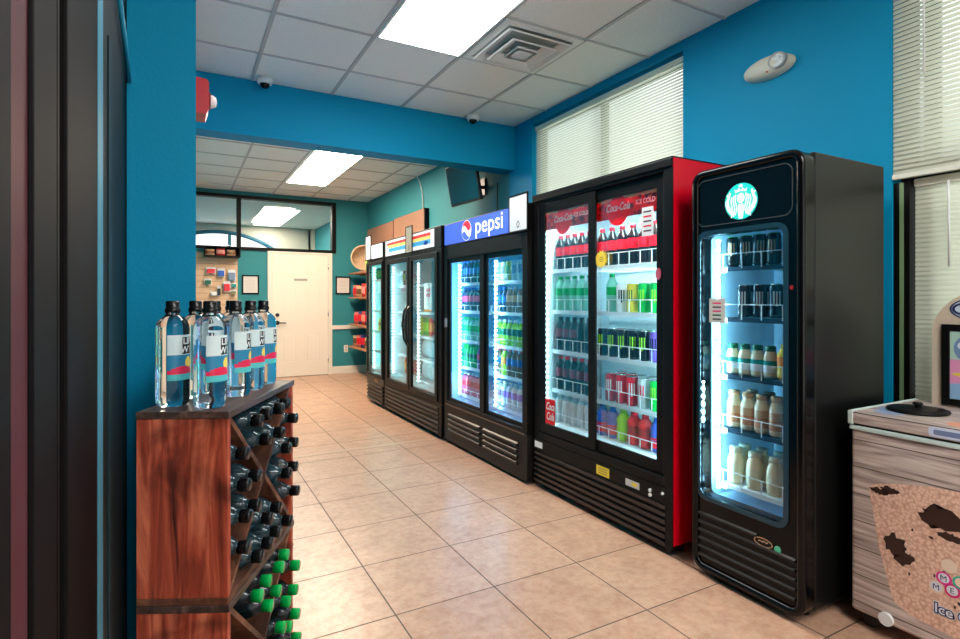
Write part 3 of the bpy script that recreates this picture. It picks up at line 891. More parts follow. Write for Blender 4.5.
# ---- red-sided cola cooler
CK = 'red-sided cooler'
x0, x1, y0, y1 = 2.11, 2.80, 1.90, 3.11
ck = thing('drinks_cooler', 'black fronted two-door drinks cooler with bright red sides', 'drinks cooler', ((x0 + x1) / 2, (y0 + y1) / 2, 0))
cooler_shell(ck, x0, x1, y0, y1, 1.966, 0.45, 1.845, M_RED, lip=True)
f = MB()
frame_bars(f, x0 + 0.004, x0 + 0.05, y0 + 0.0105, y1, 0.335, 1.964, 0.055, 0.052, 0.045, 0.055)
f.box(x0, x0 + .006, y0, y0 + .012, .05, 1.92)
f.box(x0 - 0.006, x0 + 0.005, y0 + 0.0, y1, 1.925, 1.966, 0, 0.004); f.box(x0 - .006, x1, y0 - .002, y1, 1.9665, 1.972)
f.build('front_frame', M_BLKM, ck)
HDR = [film('hdr_dark', S(150, 24, 26)), film('hdr_d2', S(90, 14, 16)), film('hdr_red', S(226, 36, 40)), film('hdr_or', S(206, 106, 60)), film('hdr_cream', S(222, 208, 160)), film('hdr_disc', S(250, 14, 30)), film('hdr_white', S(250, 250, 250))]
for nm, ya, yb, xa, lab in (('door', 2.485, 3.058, x0 + 0.010, None), ('door', 1.962, 2.555, x0 + 0.026, None)):
    d = MB(); wl = 0.066 if yb > 3 else 0.048; wr = 0.062 if yb > 3 else 0.068
    frame_bars(d, xa, xa + 0.016, ya, yb, 0.385, 1.905, wl, wr, 0.062, 0.062)
    dd = d.build('door', M_BLKM, ck)
    ya_, yb_ = ya + wr, yb - wl
    MB().box(xa + 0.006, xa + 0.010, ya_, yb_, 0.447, 1.843).build('glass_pane', M_GLASS, dd)
    # printed header strip behind the glass
    hb = MB(); xx = xa + 0.014
    hb.box(xx, xx + 0.003, ya_, yb_, 1.725, 1.843, 0)
    for _ in range(46):
        yy = random.uniform(ya_ + .01, yb_ - .01); zz = random.uniform(1.732, 1.83)
        hb.prism(circ(0, 0, random.uniform(.006, .018), n=10), facing_x(xx, yy, zz), 0.0003, 0.0006 + random.uniform(0, .0002), random.choice((1, 1, 2, 3)))
    for i in range(12):
        yy = ya_ + (yb_ - ya_) * i / 12
        hb.prism([(0, 0), (-(yb_ - ya_) / 12, 0), (-(yb_ - ya_) / 12, -.012 - .01 * random.random()), (0, -.012 - .01 * random.random())], facing_x(xx, yy, 1.843), 0.001, 0.0013, 4)
    yc = ya_ + (yb_ - ya_) * (0.58 if yb > 3 else 0.62)
    hb.prism(circ(0, 0, .085, .085, n=32), facing_x(xx, yc, 1.768), 0.0016, 0.0024, 5)
    hb.text('Coca‑Cola'.replace('\u2011', '-'), 0.060, facing_x(xx, yc, 1.785), 6, shear=0.35, bold=0.0016, depth=0.0032, sx=0.74)
    hb.text('ICE COLD', 0.036, facing_x(xx, ya_ + (yb_ - ya_) * .18, 1.790), 6, bold=0.0012, depth=0.0032, sx=0.85)
    hb.build('printed_header', HDR, dd)
XS = 2.24
CKZ = [1.468, 1.192, 0.924, 0.658]
for z in CKZ: shelf(ck, XS, x1 - 0.055, y0 + .045, y1 - .045, z, guard=0.075)
shelf(ck, XS, x1 - 0.055, y0 + .045, y1 - .045, 0.437, guard=0.06)
M_LEDC = emis('led_coke', (0.60, 0.94, 1.0, 1), 80.0)
led(ck, 2.185, 3.058, 0.47, 1.82, emis('led_coke_edge', (.6, .93, 1, 1), 10.0), w=.005); led(ck, 2.185, 1.955, 0.47, 1.82, M_LEDC, w=.009)
tl = MB(); tl.box(2.185, 2.222, y0 + .05, y1 - .05, 1.868, 1.876, 0)
tl.box(2.195, 2.217, y0 + .06, y1 - .06, 1.862, 1.868, 1)
tl.build('top_light', [M_WHITEP, emis('led_coke_top', (.7, .95, 1, 1), 130.0)], ck)
gm = MB(); gm.box(x0 + 0.004, x0 + 0.05, y0 + 0.012, y1, 0.25, 0.332, 0, 0.003)
gm.build('control_panel', M_BLKM, ck)
grille(ck, x0 + 0.004, y0 + 0.05, y1 - 0.01, 0.03, 0.25, 6, m=mat('grille_bronze', (0.055, 0.042, 0.036, 1), rough=0.3, metal=0.6))
MB().box(x0 + 0.004, x0 + 0.05, y0 + 0.012, y0 + 0.05, 0.025, 0.25).build('corner_post', M_BLKM, ck)
st = MB(); st.box(x0 + 0.001, x0 + 0.0035, 2.355, 2.462, 0.262, 0.315, 0)
for k_ in range(3): st.box(x0 + 0.0003, x0 + 0.001, 2.37, 2.445, 0.273 + k_ * .013, 0.277 + k_ * .013, 1)
tag(st.build('energy_sticker', [C_YELLOW, mat('sticker_ink', S(150, 120, 40))], ck), 'yellow sticker with print')
st = MB(); st.box(x0 + 0.001, x0 + 0.0035, 2.125, 2.225, 0.268, 0.303, 0); st.box(x0 + 0.0003, x0 + 0.001, 2.14, 2.18, 0.278, 0.295, 1)
tag(st.build('serial_sticker', [mat('sticker_grey', S(196, 198, 196)), C_YELLOW], ck), 'pale grey sticker')
st = MB(); st.box(x0 + 0.001, x0 + 0.0035, 3.005, 3.09, 0.272, 0.312, 0)
tag(st.build('white_sticker', [C_WHITE], ck), 'small white sticker')
bt = MB()
for yy, zz, rr in ((2.048, .292, .009), (2.048, .268, .009), (1.965, .30, .007)):
    bt.cyl((x0 + 0.004, yy, zz), (x0 - 0.004, yy, zz), rr, n=14)
tag(bt.build('control_knob', M_WHITEP, ck), 'white round switches')
# stickers on the glass
sb = MB(); fn = facing_x(2.1258, 2.435, 1.500)
pts = []
for i in range(28):
    rr = .052 if i % 2 == 0 else .040; pts.append((rr * cos(2 * pi * i / 28), rr * sin(2 * pi * i / 28)))
sb.prism(pts, fn, 0.0, 0.002)
for k_ in (-1, 0, 1): sb.prism([(-.018 + abs(k_) * .005, k_ * .011 - .002), (.018 - abs(k_) * .005, k_ * .011 - .002), (.018 - abs(k_) * .005, k_ * .011 + .002), (-.018 + abs(k_) * .005, k_ * .011 + .002)], fn, .002, .0026, 1)
tag(sb.build('price_star', [mat('star_yellow', S(246, 214, 72)), mat('star_ink', S(150, 110, 30))], ck), 'yellow starburst price sticker')
sb = MB(); sb.box(2.124, 2.126, 2.04, 2.118, 1.60, 1.75, 0)
for k_ in range(5): sb.box(2.1232, 2.124, 2.052, 2.106, 1.622 + k_ * .025, 1.630 + k_ * .025, 1 if k_ % 2 else 2)
tag(sb.build('price_notice', [C_WHITE, C_RED, M_INK], ck), 'white price notice taped to the right door')
sb = MB(); sb.box(2.1235, 2.1250, 2.880, 2.985, 0.45, 0.615, 0)
sb.text('Coca', 0.07, facing_x(2.1235, 2.932, .565), 1, shear=.35, bold=.001, depth=.0006, sx=.62); sb.text('Cola', 0.07, facing_x(2.1235, 2.932, .500), 1, shear=.35, bold=.001, depth=.0006, sx=.62)
tag(sb.build('red_sticker', [C_RED, C_WHITE], ck), 'red sticker with white script')
MB().prism(circ(0, 0, .018, .03), facing_x(x0 + 0.024, 2.012, 1.40), 0, 0.004).build('door_pull', mat('pull_pink', S(200, 80, 100)), ck)

L_, R_ = 'left door', 'right door'
def wh(i, side): return '%s shelf, %s' % (SHELFNAMES[i], side)
LA, LB = 2.69, 3.062; RA, RB = 2.135, 2.64
xf = XS + 0.006
row('coke', 'soda_bottle', 'red-capped red-label cola bottle', 'soda bottle', 5, LA, LB, xf, CKZ[0], wh(0, L_), CK)
row('coke', 'soda_bottle', 'red-capped red-label cola bottle', 'soda bottle', 6, RA, RB, xf, CKZ[0], wh(0, R_), CK)
row('sprite', 'soda_bottle', 'green-capped clear soda bottle', 'soda bottle', 5, LA, LB, xf, CKZ[1], wh(1, L_), CK)
row([None, 'sprite', 'can_white', 'can_yellow', 'can_green', 'can_green'], ['x', 'soda_bottle'] + ['drink_can'] * 4, ['x', 'green-capped soda bottle', 'white energy drink can', 'yellow-green energy drink can', 'bright green energy drink can', 'bright green energy drink can'],
    'drink', 6, RA, RB, xf, CKZ[1], wh(1, R_), CK)
row(['pepper', 'pepper', 'pepper', 'cola_black', 'cola_black'], 'soda_bottle', ['black-capped maroon-label soda bottle'] * 3 + ['black-capped dark soda bottle'] * 2, 'soda bottle', 5, LA, LB, xf, CKZ[2], wh(2, L_), CK)
row(['can_mean', 'can_mean', 'can_mean', 'can_mean', 'can_mean', 'can_purple'], 'drink_can', ['black can with green marks'] * 5 + ['purple energy drink can'], 'drink can', 6, RA, RB - .01, xf, CKZ[2], wh(2, R_), CK)
row(['can_mean', 'can_mean', 'can_mean', 'can_green', None], 'drink_can', ['black can with green marks'] * 3 + ['green energy drink can'] * 2, 'drink can', 5, RA + .02, RB - .07, xf + .085, CKZ[2], wh(2, R_) + ' back row', CK)
row(['coke_plain'] * 5, 'soda_bottle', 'red-capped dark-label cola bottle', 'soda bottle', 5, LA, LB, xf, CKZ[3], wh(3, L_), CK)
row([None, 'can_red', 'can_red', 'can_red', 'can_silver', 'can_green'], 'drink_can', ['x', 'red drink can', 'red drink can', 'red drink can', 'silver drink can', 'green drink can'], 'drink can', 6, RA, RB + .01, xf, CKZ[3], wh(3, R_), CK)
row(['can_red', 'can_red', 'can_silver', 'can_silver', None], 'drink_can', ['red drink can', 'red drink can', 'silver drink can', 'silver drink can', 'red drink can'], 'drink can', 5, RA + .02, RB - .08, xf + .085, CKZ[3], wh(3, R_) + ' back row', CK)
row('water', 'water_bottle', 'clear water bottle', 'water bottle', 5, LA, LB, xf, 0.437, wh(4, L_), CK)
row(['sport_blue', 'sport_blue', 'sport_lime', 'sport_red', 'sport_red', 'sport_blue'], 'sports_drink', ['blue bottle with red label', 'blue bottle with red label', 'lime green sports drink', 'red sports drink', 'red sports drink', 'blue sports drink'], 'sports drink', 6, RA - .01, RB, xf, 0.437, wh(4, R_), CK)

# ---- blue-sign cooler
PK = 'blue-sign cooler'
x0, x1, y0, y1 = 2.07, 2.78, 3.125, 4.462
pk = thing('drinks_cooler', 'black two-door drinks cooler with a lit blue sign, beside the red-sided cooler', 'drinks cooler', ((x0 + x1) / 2, (y0 + y1) / 2, 0))
cooler_shell(pk, x0, x1, y0, y1, 1.935, 0.40, 1.60, M_BLKM, liner_mat=mat('liner_blue', S(150, 200, 236), rough=0.35))
f = MB()
frame_bars(f, x0, x0 + 0.05, y0, y1, 0.335, 1.735, 0.06, 0.06, 0.04, 0.11)
f.build('front_frame', M_BLKM, pk)
for ya, yb, xa in ((3.755, 4.40, x0 + 0.012), (3.185, 3.80, x0 + 0.024)):
    d = MB(); frame_bars(d, xa, xa + 0.012, ya, yb, 0.375, 1.625, .03 if yb > 4 else .085, .07 if yb > 4 else .025, 0.03, 0.04)
    dd = d.build('door', M_BLKM, pk)
    wl, wr = (.03, .07) if yb > 4 else (.085, .025)
    MB().box(xa + 0.004, xa + 0.007, ya + wr, yb - wl, 0.405, 1.585).build('glass_pane', M_GLASS, dd)
M_SIGNB = mat('sign_blue', S(50, 80, 190), rough=0.3, emit=S(66, 96, 214), es=0.5)
M_SIGNW = mat('sign_white', S(240, 240, 245), rough=0.3, emit=(1, 1, 1, 1), es=0.42)
M_SIGNR = mat('sign_red', S(220, 30, 50), rough=0.3, emit=S(226, 30, 54), es=0.4)
sg = MB(); sg.box(x0 - 0.004, x0 + 0.05, y0 + 0.01, y1 - 0.004, 1.738, 1.93, 0, 0.004)
sg.build('sign_housing', M_BLKM, pk)
sg = MB(); xx = x0 - 0.005
sg.box(xx, xx + 0.004, y0 + 0.02, y1 - 0.02, 1.748, 1.922, 0)
lg = facing_x(xx, 4.015, 1.835); RL = .084
sg.prism(circ(0, 0, RL, n=40), lg, 0.0005, 0.0010, 1)
def wave(u, off, amp): return off + amp * sin(u * pi * 0.95)
top = []; bot = []
nn = 24
for i in range(nn + 1):
    u = -1 + 2 * i / nn; c_ = sqrt(max(0, 1 - u * u)) * .95
    top.append((u * .95, c_, max(-c_, min(c_, wave(u, .22, -.28)))))
    bot.append((u * .95, -c_, max(-c_, min(c_, wave(u, -.34, -.30)))))
for T_, mi in ((top, 2), (bot, 0)):
    for i in range(nn):
        a, b = T_[i], T_[i + 1]
        q = [(a[0] * RL, a[1] * RL), (b[0] * RL, b[1] * RL), (b[0] * RL, b[2] * RL), (a[0] * RL, a[2] * RL)]
        if abs(a[1] - a[2]) + abs(b[1] - b[2]) < 1e-4: continue
        vs = [sg.bm.verts.new(lg(p[0], p[1], 0.0018)) for p in q]
        ff = sg.bm.faces.new(vs); ff.material_index = mi
sg.text('pepsi', 0.180, facing_x(xx, 3.645, 1.848), 1, bold=.0012, depth=0.0018, sx=1.18)
sg.build('lit_sign', [M_SIGNB, M_SIGNW, M_SIGNR], pk)
PKZ = [1.408, 1.166, 0.908, 0.675]
XP = 2.20
for z in PKZ: shelf(pk, XP, x1 - 0.055, y0 + .045, y1 - .045, z, guard=0.05, gp=.12)
shelf(pk, XP, x1 - 0.055, y0 + .045, y1 - .045, 0.425, guard=0.05, gp=.12)
M_LEDB = emis('led_blue', (0.28, 0.66, 1.0, 1), 55.0)
led(pk, 2.15, 4.32, 0.43, 1.57, M_LEDB, w=.011); led(pk, 2.15, 3.69, 0.43, 1.57, M_LEDB, w=.011)
LA, LB = 4.05, 4.405; RA, RB = 3.42, 3.80; xf = XP + .004
row('pepsi', 'soda_bottle', 'blue-capped dark cola bottle', 'soda bottle', 5, LA, LB, xf, PKZ[0], wh(0, L_), PK)
row('pepsi_pink', 'soda_bottle', 'dark cola bottle with pink band', 'soda bottle', 5, LA, LB, xf, PKZ[1], wh(1, L_), PK)
row('green_clear', 'soda_bottle', 'green-capped clear soda bottle', 'soda bottle', 5, LA, LB, xf, PKZ[2], wh(2, L_), PK)
row(['dew'] * 4 + ['dew_purple'], 'soda_bottle', ['bright green soda bottle'] * 4 + ['purple soda bottle'], 'soda bottle', 5, LA, LB, xf, PKZ[3], wh(3, L_), PK)
row('red_juice', 'juice_bottle', 'pink juice bottle with red label', 'juice bottle', 5, LA, LB, xf, .425, wh(4, L_), PK)
row(['slim_white', 'slim_white', 'slim_yellow', 'slim_white', 'slim_white'], 'drink_can', ['white drink can', 'white drink can', 'yellow drink can', 'white drink can', 'white drink can'], 'drink can', 5, RA, RB, xf, PKZ[0], wh(0, R_), PK)
row(['pepsi', 'pepsi', 'brown_bottle', 'brown_bottle', 'brown_bottle'], 'soda_bottle', ['blue-capped dark bottle'] * 2 + ['white-capped brown bottle'] * 3, 'soda bottle', 5, RA, RB, xf, PKZ[1], wh(1, R_), PK)
row('green_tea', 'tea_bottle', 'white-capped green tea bottle', 'tea bottle', 5, RA, RB, xf, PKZ[2], wh(2, R_), PK)
row(['tea_red', 'tea_lime', 'tea_red', 'tea_red', 'tea_red'], 'tea_bottle', ['red-capped brown tea bottle', 'red-capped lime tea bottle', 'red-capped blue-label tea bottle', 'red-capped blue-label tea bottle', 'red-capped blue-label tea bottle'], 'tea bottle', 5, RA, RB, xf, PKZ[3], wh(3, R_), PK)
row('vitamin', 'water_bottle', 'white-capped purple-label water bottle', 'water bottle', 5, RA, RB, xf, .425, wh(4, R_), PK)
gm = MB(); gm.box(x0, x0 + 0.05, y0, y1, 0.022, 0.333, 0, 0.004); gm.build('lower_panel', mat('panel_charcoal', (0.009, 0.008, 0.0075, 1), rough=0.38, spec=.3), pk)
grille(pk, x0 - 0.010, 3.79, 4.36, 0.10, 0.27, 4); grille(pk, x0 - 0.010, 3.24, 3.73, 0.10, 0.27, 4)
MB().box(x0 - 0.004, x0, y0 + 0.03, y1 - 0.03, 0.335, 0.345).build('trim_strip', mat('strip_tan', S(120, 100, 84), rough=0.3, metal=0.5), pk)
MB().box(x0 - 0.002, x0, 4.40, 4.448, 1.02, 1.10).build('glass_sticker', mat('grey_sticker', S(150, 150, 156)), pk)

# ---- striped-sign cooler
WK = 'striped-sign cooler'
x0, x1, y0, y1 = 2.055, 2.78, 4.49, 6.055
wk = thing('drinks_cooler', 'black two-door cooler with a red yellow and blue striped sign', 'drinks cooler', ((x0 + x1) / 2, (y0 + y1) / 2, 0))
cooler_shell(wk, x0, x1, y0, y1, 1.935, 0.40, 1.68, M_BLKM)
f = MB(); frame_bars(f, x0, x0 + 0.05, y0, y1, 0.32, 1.735, 0.07, 0.07, 0.03, 0.03)
f.build('front_frame', M_BLKM, wk)
for ya, yb in ((5.275, 5.98), (4.565, 5.255)):
    d = MB(); frame_bars(d, x0 - 0.012, x0 + 0.012, ya, yb, 0.335, 1.70, .055, .055, 0.045, 0.045)
    dd = d.build('door', M_BLKM, wk)
    MB().box(x0 - 0.002, x0 + 0.002, ya + .055, yb - .055, 0.38, 1.655).build('glass_pane', M_GLASS, dd)
    if yb > 5.5:
        hd = MB(); hd.tube([(x0 - 0.014, 5.30, .80), (x0 - .05, 5.30, .86), (x0 - .065, 5.30, 1.0), (x0 - .05, 5.30, 1.14), (x0 - .014, 5.30, 1.20)], .013)
        hd.build('handle', M_BLACKP, dd)
    else:
        hd = MB(); hd.tube([(x0 - 0.014, 5.225, .80), (x0 - .05, 5.225, .86), (x0 - .065, 5.225, 1.0), (x0 - .05, 5.225, 1.14), (x0 - .014, 5.225, 1.20)], .013)
        hd.build('handle', M_BLACKP, dd)
MB().box(x0 - 0.004, x0 + 0.05, y0 + 0.0, y1, 1.738, 1.935, 0, 0.004).build('sign_housing', M_BLKM, wk)
sg = MB(); xx = x0 - 0.006
sg.box(xx, xx + 0.003, 4.64, 6.0, 1.755, 1.92, 0)
for k_, (za, zb) in enumerate(((1.868, 1.897), (1.836, 1.867), (1.792, 1.835))):
    sg.prism([(0.10 + (2 - k_) * -.03, za - 1.75), (1.28, za - 1.75), (1.28, zb - 1.75), (0.11 + (2 - k_) * -.03, zb - 1.75)], facing_x(xx, 6.0, 1.75), .0005, .001, k_ + 1)
sg.prism(circ(1.17, .055, .055, .02), facing_x(xx, 6.0, 1.75), .0012, .0016, 4)
sg.build('lit_sign', [mat('sgw', S(236, 240, 240), emit=(.95, 1, 1, 1), es=.25), mat('sgr', S(226, 40, 40), emit=S(226, 40, 40), es=.25), mat('sgy', S(248, 214, 110), emit=S(248, 214, 110), es=.25), mat('sgb', S(60, 160, 210), emit=S(60, 160, 210), es=.25), C_BLUE], wk)
for z in (1.42, 1.13, 0.88, 0.64, 0.41): shelf(wk, 2.21, x1 - 0.055, y0 + .045, y1 - .045, z, guard=0.0)
M_LEDW = emis('led_white', (0.50, 0.97, 1.0, 1), 9.0)
led(wk, 2.12, 5.95, 0.42, 1.64, M_LEDW, w=.024); led(wk, 2.12, 5.20, 0.42, 1.64, M_LEDW, w=.022)
sn = MB(); sn.box(2.196, 2.202, 5.02, 5.22, 1.16, 1.43, 0)
for (aa, zz) in ((.07, 1.36), (.13, 1.36), (.07, 1.31), (.13, 1.31)): sn.prism(circ(0, 0, .022), facing_x(2.196, 5.22 - aa, zz), .0005, .0012, 1)
sn.box(2.194, 2.196, 5.02, 5.22, 1.14, 1.165, 2)
tag(sn.build('paper_sign', [C_WHITE, C_PINK, C_ORANGE], wk), 'white paper sign with pink dots')
row(['pouch_lime', 'pouch_green', 'pouch_red', 'pouch_red'], 'drink_pouch', ['lime yellow pouch', 'green pouch', 'red pouch', 'red and orange pouch'], 'pouch', 4, 5.03, 5.55, 2.215, .88, 'middle shelf, right door', WK)
row(['ice', 'ice'], 'ice_bag', 'clear bag of ice', 'ice bag', 2, 5.03, 5.47, 2.215, .41, 'bottom shelf, right door', WK)
row(['ice', 'ice'], 'ice_bag', 'clear bag of ice', 'ice bag', 2, 5.03, 5.47, 2.215, .64, 'fourth shelf, right door', WK)
row(['pouch_red', 'bag_pink'], 'snack_pouch', ['red frozen snack pouch', 'pink frozen snack pouch'], 'pouch', 2, 5.68, 5.99, 2.23, .41, 'bottom shelf, left door', WK)
row(['can_white', 'can_mean', 'can_white'], 'drink_can', ['white can', 'black can', 'white can'], 'drink can', 3, 5.76, 5.99, 2.215, 1.42, 'top shelf, left door', WK)
row(['can_white', 'can_red'], 'drink_can', ['white can', 'red can'], 'drink can', 2, 5.84, 5.99, 2.215, .88, 'middle shelf, left door', WK)
grille(wk, x0 - 0.004, 4.55, 6.02, 0.03, 0.29, 6)
gm = MB(); gm.box(x0, x0 + 0.05, y0, 4.55, 0.025, 0.318); gm.box(x0, x0 + 0.05, 6.02, y1, 0.025, 0.318); gm.box(x0, x0 + .05, 4.55, 6.02, .29, .318)
gm.build('lower_panel', M_BLKM, wk)
MB().box(x0 - 0.008, x0 - 0.004, 4.64, 4.80, 0.175, 0.19).build('badge', M_CHROME, wk)

# ---- single-door cooler at the far end
FK = 'farthest cooler'
x0, x1, y0, y1 = 2.05, 2.75, 6.075, 6.715
fk = thing('drinks_cooler', 'narrow single-door cooler farthest along the row, glowing pale green', 'drinks cooler', ((x0 + x1) / 2, (y0 + y1) / 2, 0))
cooler_shell(fk, x0, x1, y0, y1, 1.93, 0.38, 1.69, M_BLKM)
f = MB(); frame_bars(f, x0, x0 + 0.05, y0, y1, 0.33, 1.74, 0.025, 0.05, 0.03, 0.03); f.build('front_frame', M_BLKM, fk)
d = MB(); frame_bars(d, x0 - 0.012, x0 + 0.012, y0 + 0.015, y1 - 0.005, 0.335, 1.715, .035, .05, 0.04, 0.04); dd = d.build('door', M_BLKM, fk)
MB().box(x0 - 0.002, x0 + 0.002, y0 + 0.065, y1 - .04, 0.375, 1.675).build('glass_pane', M_GLASS, dd)
MB().box(x0 - 0.004, x0 + 0.05, y0, y1, 1.742, 1.93).build('sign_housing', M_BLKM, fk)
MB().box(x0 - 0.007, x0 - 0.004, y0 + .03, y1 - .02, 1.757, 1.918).build('lit_sign', mat('sgw2', S(225, 235, 240), emit=(.9, .96, 1, 1), es=.25), fk)
for z in (1.50, 1.13, 0.88, 0.64, 0.40): shelf(fk, 2.10, x1 - 0.055, y0 + .045, y1 - .045, z)
M_LEDG = emis('led_green', (0.45, 1.0, 0.84, 1), 9.0)
led(fk, 2.11, 6.62, 0.41, 1.66, M_LEDG, w=.03)
row(['carton_green'], 'drink_carton', 'bright green carton', 'carton', 1, 6.42, 6.57, 2.06, 1.50, 'top shelf', FK)
row(['yellow_juice'], 'juice_bottle', 'yellow juice bottle', 'juice bottle', 1, 6.54, 6.62, 2.15, .88, 'middle shelf', FK)
grille(fk, x0 - 0.004, y0 + .03, y1 - .02, 0.03, 0.255, 5)
gm = MB(); gm.box(x0, x0 + 0.05, y0, y1, 0.255, 0.328); gm.build('lower_panel', mat('panel_brown', (.03, .025, .022, 1), rough=.35), fk)
MB().box(x0 - .004, x0, y0 + .2, y0 + .34, .275, .31).build('badge', mat('badge_tan', S(150, 110, 80)), fk)

# ---- framed boards clipped to the cooler tops
def board(label, xf, y, z0, z1, w, m):
    t = thing('sign_board', label, 'sign board', (xf, y, z0), 0, 'framed boards on the cooler fronts')
    fb = MB(); frame_bars(fb, xf - 0.012, xf - 0.001, y - w / 2, y + w / 2, z0, z1, .012, .012, .012, .012); fb.build('frame', M_BLACKF, t)
    MB().box(xf - 0.008, xf - 0.002, y - w / 2 + .012, y + w / 2 - .012, z0 + .012, z1 - .012).build('panel', m, t)
    q = MB(); fn = facing_x(xf - 0.008, y, z0 + .055)
    q.ring(circ(0, 0, .018, .024, n=16), circ(0, 0, .012, .017, n=16), fn, .0004, .001); q.build('emblem', M_INK, t)
board('white framed board on the right end of the lit blue sign', 2.06, 3.21, 1.735, 2.00, .245, M_PAPERW)
board('pale framed board on the middle of the striped sign', 2.045, 5.245, 1.735, 2.015, .185, mat('board_tan', S(200, 196, 176), rough=.6))
board('white framed board at the farthest cooler sign', 2.037, 6.60, 1.745, 2.05, .22, M_PAPERW)

# ---- glossy black single-door coffee cooler
SK = 'single-door black cooler'
x0, x1, y0, y1 = 2.10, 2.705, 1.255, 1.775
sk = thing('drinks_cooler', 'tall glossy black single-door cooler with a round green logo', 'drinks cooler', ((x0 + x1) / 2, (y0 + y1) / 2, 0))
zt = 1.857
bd = MB(); th = .035; xf = x0 + .085
bd.box(xf, x1, y1 - th, y1 - .004, 0.045, zt - .004, 0, .006); bd.box(xf, x1, y0 + .004, y0 + th, 0.045, zt - .004, 0, .006)
bd.box(x1 - .04, x1, y0 + th, y1 - th, 0.07, zt - .006); bd.box(xf, x1 - .04, y0 + th, y1 - th, 1.62, zt - .006); bd.box(xf, x1 - .04, y0 + th, y1 - th, .07, .34)
bd.build('body', M_BLKT, sk)
ln = MB(); e = .006
ln.box(xf, x1 - .05, y1 - th - e, y1 - th, .34, 1.62); ln.box(xf, x1 - .05, y0 + th, y0 + th + e, .34, 1.62); ln.box(x1 - .05, x1 - .041, y0 + th, y1 - th, .34, 1.62)
ln.box(xf, x1 - .05, y0 + th + e, y1 - th - e, .34, .35); ln.box(xf, x1 - .05, y0 + th + e, y1 - th - e, 1.61, 1.62)
ln.build('interior', mat('liner_ice', S(190, 226, 246), rough=.35), sk)
fy = lambda a, b, d: Vector((x0 + d, a, b))
outer = rrect(y0, y1, .032, zt, .05, 6)
glass = rrect(1.338, 1.735, .372, 1.562, .035, 6)
rg = MB(); rg.ring(outer, glass, fy, 0.012, 0.075)
ed = MB()
rg.build('door', M_BLK, sk)
# soft rim around the whole front and around the logo field
rim = MB(); pts3 = [Vector((x0 + .012, a, b)) for a, b in rrect(y0 + .012, y1 - .012, .044, zt - .012, .045, 6)]
rim.tube(pts3, .018, n=8, closed=True); rim.build('door_rim', M_BLK, sk)
MB().ring(rrect(1.318, 1.755, .352, 1.582, .05, 6), glass, fy, 0.006, 0.02).build('window_gasket', mat('gasket_blue', S(30, 60, 74), rough=.25), sk)
MB().prism(glass, fy, 0.02, 0.024).build('glass_pane', M_GLASS, sk)
lf = MB(); lf.ring(rrect(1.300, 1.755, 1.603, 1.815, .04, 6), rrect(1.304, 1.751, 1.607, 1.811, .037, 6), fy, 0.009, 0.013); lf.build('logo_field_edge', mat('edge_grey', S(70, 72, 74), rough=.3), sk)
MB().ring(rrect(y0 + .012, y1 - .012, .09, zt - .02, .03, 6), rrect(1.31, 1.742, .345, 1.60, .03, 6), fy, .0752, .0848).build('door_seal', M_BLACKP, sk)
# round logo: crowned figure with two tails, white on green
lg_ = MB(); LX, LY, LZ = x0 + 0.010, 1.528, 1.692
fn = facing_x(LX, LY, LZ); k_ = .078
lg_.prism(circ(0, 0, k_, n=48), fn, 0.0, 0.0012, 0)
W = lambda pts, d=.0018, mi=1: lg_.prism([(a * k_, b * k_) for a, b in pts], fn, .0013, d, mi)
def band(path, w0, w1, d=.0018, mi=1):
    P2 = [Vector(p) for p in path]; Lf = []; Rt = []
    for i, p in enumerate(P2):
        dd_ = (P2[min(i + 1, len(P2) - 1)] - P2[max(i - 1, 0)]).normalized(); nrm = Vector((-dd_.y, dd_.x)); w_ = w0 + (w1 - w0) * i / (len(P2) - 1)
        Lf.append(p + nrm * w_); Rt.append(p - nrm * w_)
    for i in range(len(P2) - 1):
        vs = [lg_.bm.verts.new(fn(q.x * k_, q.y * k_, d)) for q in (Lf[i], Lf[i + 1], Rt[i + 1], Rt[i])]
        ff = lg_.bm.faces.new(vs); ff.material_index = mi
W([(a * .24, b * .28 + .18) for a, b in circ(0, 0, 1, n=20)])                      # face
W([(-.34, .50), (-.40, .70), (-.22, .62), (-.12, .76), (0, .62), (.12, .76), (.22, .62), (.40, .70), (.34, .50), (0, .56)])   # crown
st5 = [((.13 if i % 2 == 0 else .055) * sin(2 * pi * i / 10), .86 + (.13 if i % 2 == 0 else .055) * cos(2 * pi * i / 10)) for i in range(10)]
W(st5)
for sgn in (-1, 1):
    for q_, (o_, wv) in enumerate(((.30, .05), (.42, .06), (.55, .06))):
        band([(sgn * (o_ + .05 * sin(i * .9)), .42 - i * .145 - q_ * .06) for i in range(9)], .042, .03)
    W([(sgn * a, b) for a, b in ((.60, .50), (.70, .62), (.74, .48), (.92, .44), (.80, .32), (.66, .36))])      # tail fin
    band([(sgn * .72, .38), (sgn * .82, .10), (sgn * .80, -.18), (sgn * .62, -.46), (sgn * .40, -.72)], .075, .10)   # tail
    band([(sgn * .93, .10), (sgn * .93, -.14), (sgn * .80, -.42), (sgn * .60, -.66)], .022, .03)
W([(-.16, -.14), (.16, -.14), (.20, -.45), (.12, -.95), (-.12, -.95), (-.20, -.45)])   # body
W([(-.10, .22), (-.04, .22), (-.04, .25), (-.10, .25)], .0024, 0); W([(.04, .22), (.10, .22), (.10, .25), (.04, .25)], .0024, 0); W([(-.05, .05), (.05, .05), (.03, .02), (-.03, .02)], .0024, 0)
lg_.build('round_logo', [mat('logo_green', S(0, 160, 150), emit=S(0, 190, 180), es=.42), mat('logo_white', S(235, 250, 250), emit=(.85, 1, 1, 1), es=.22)], sk)
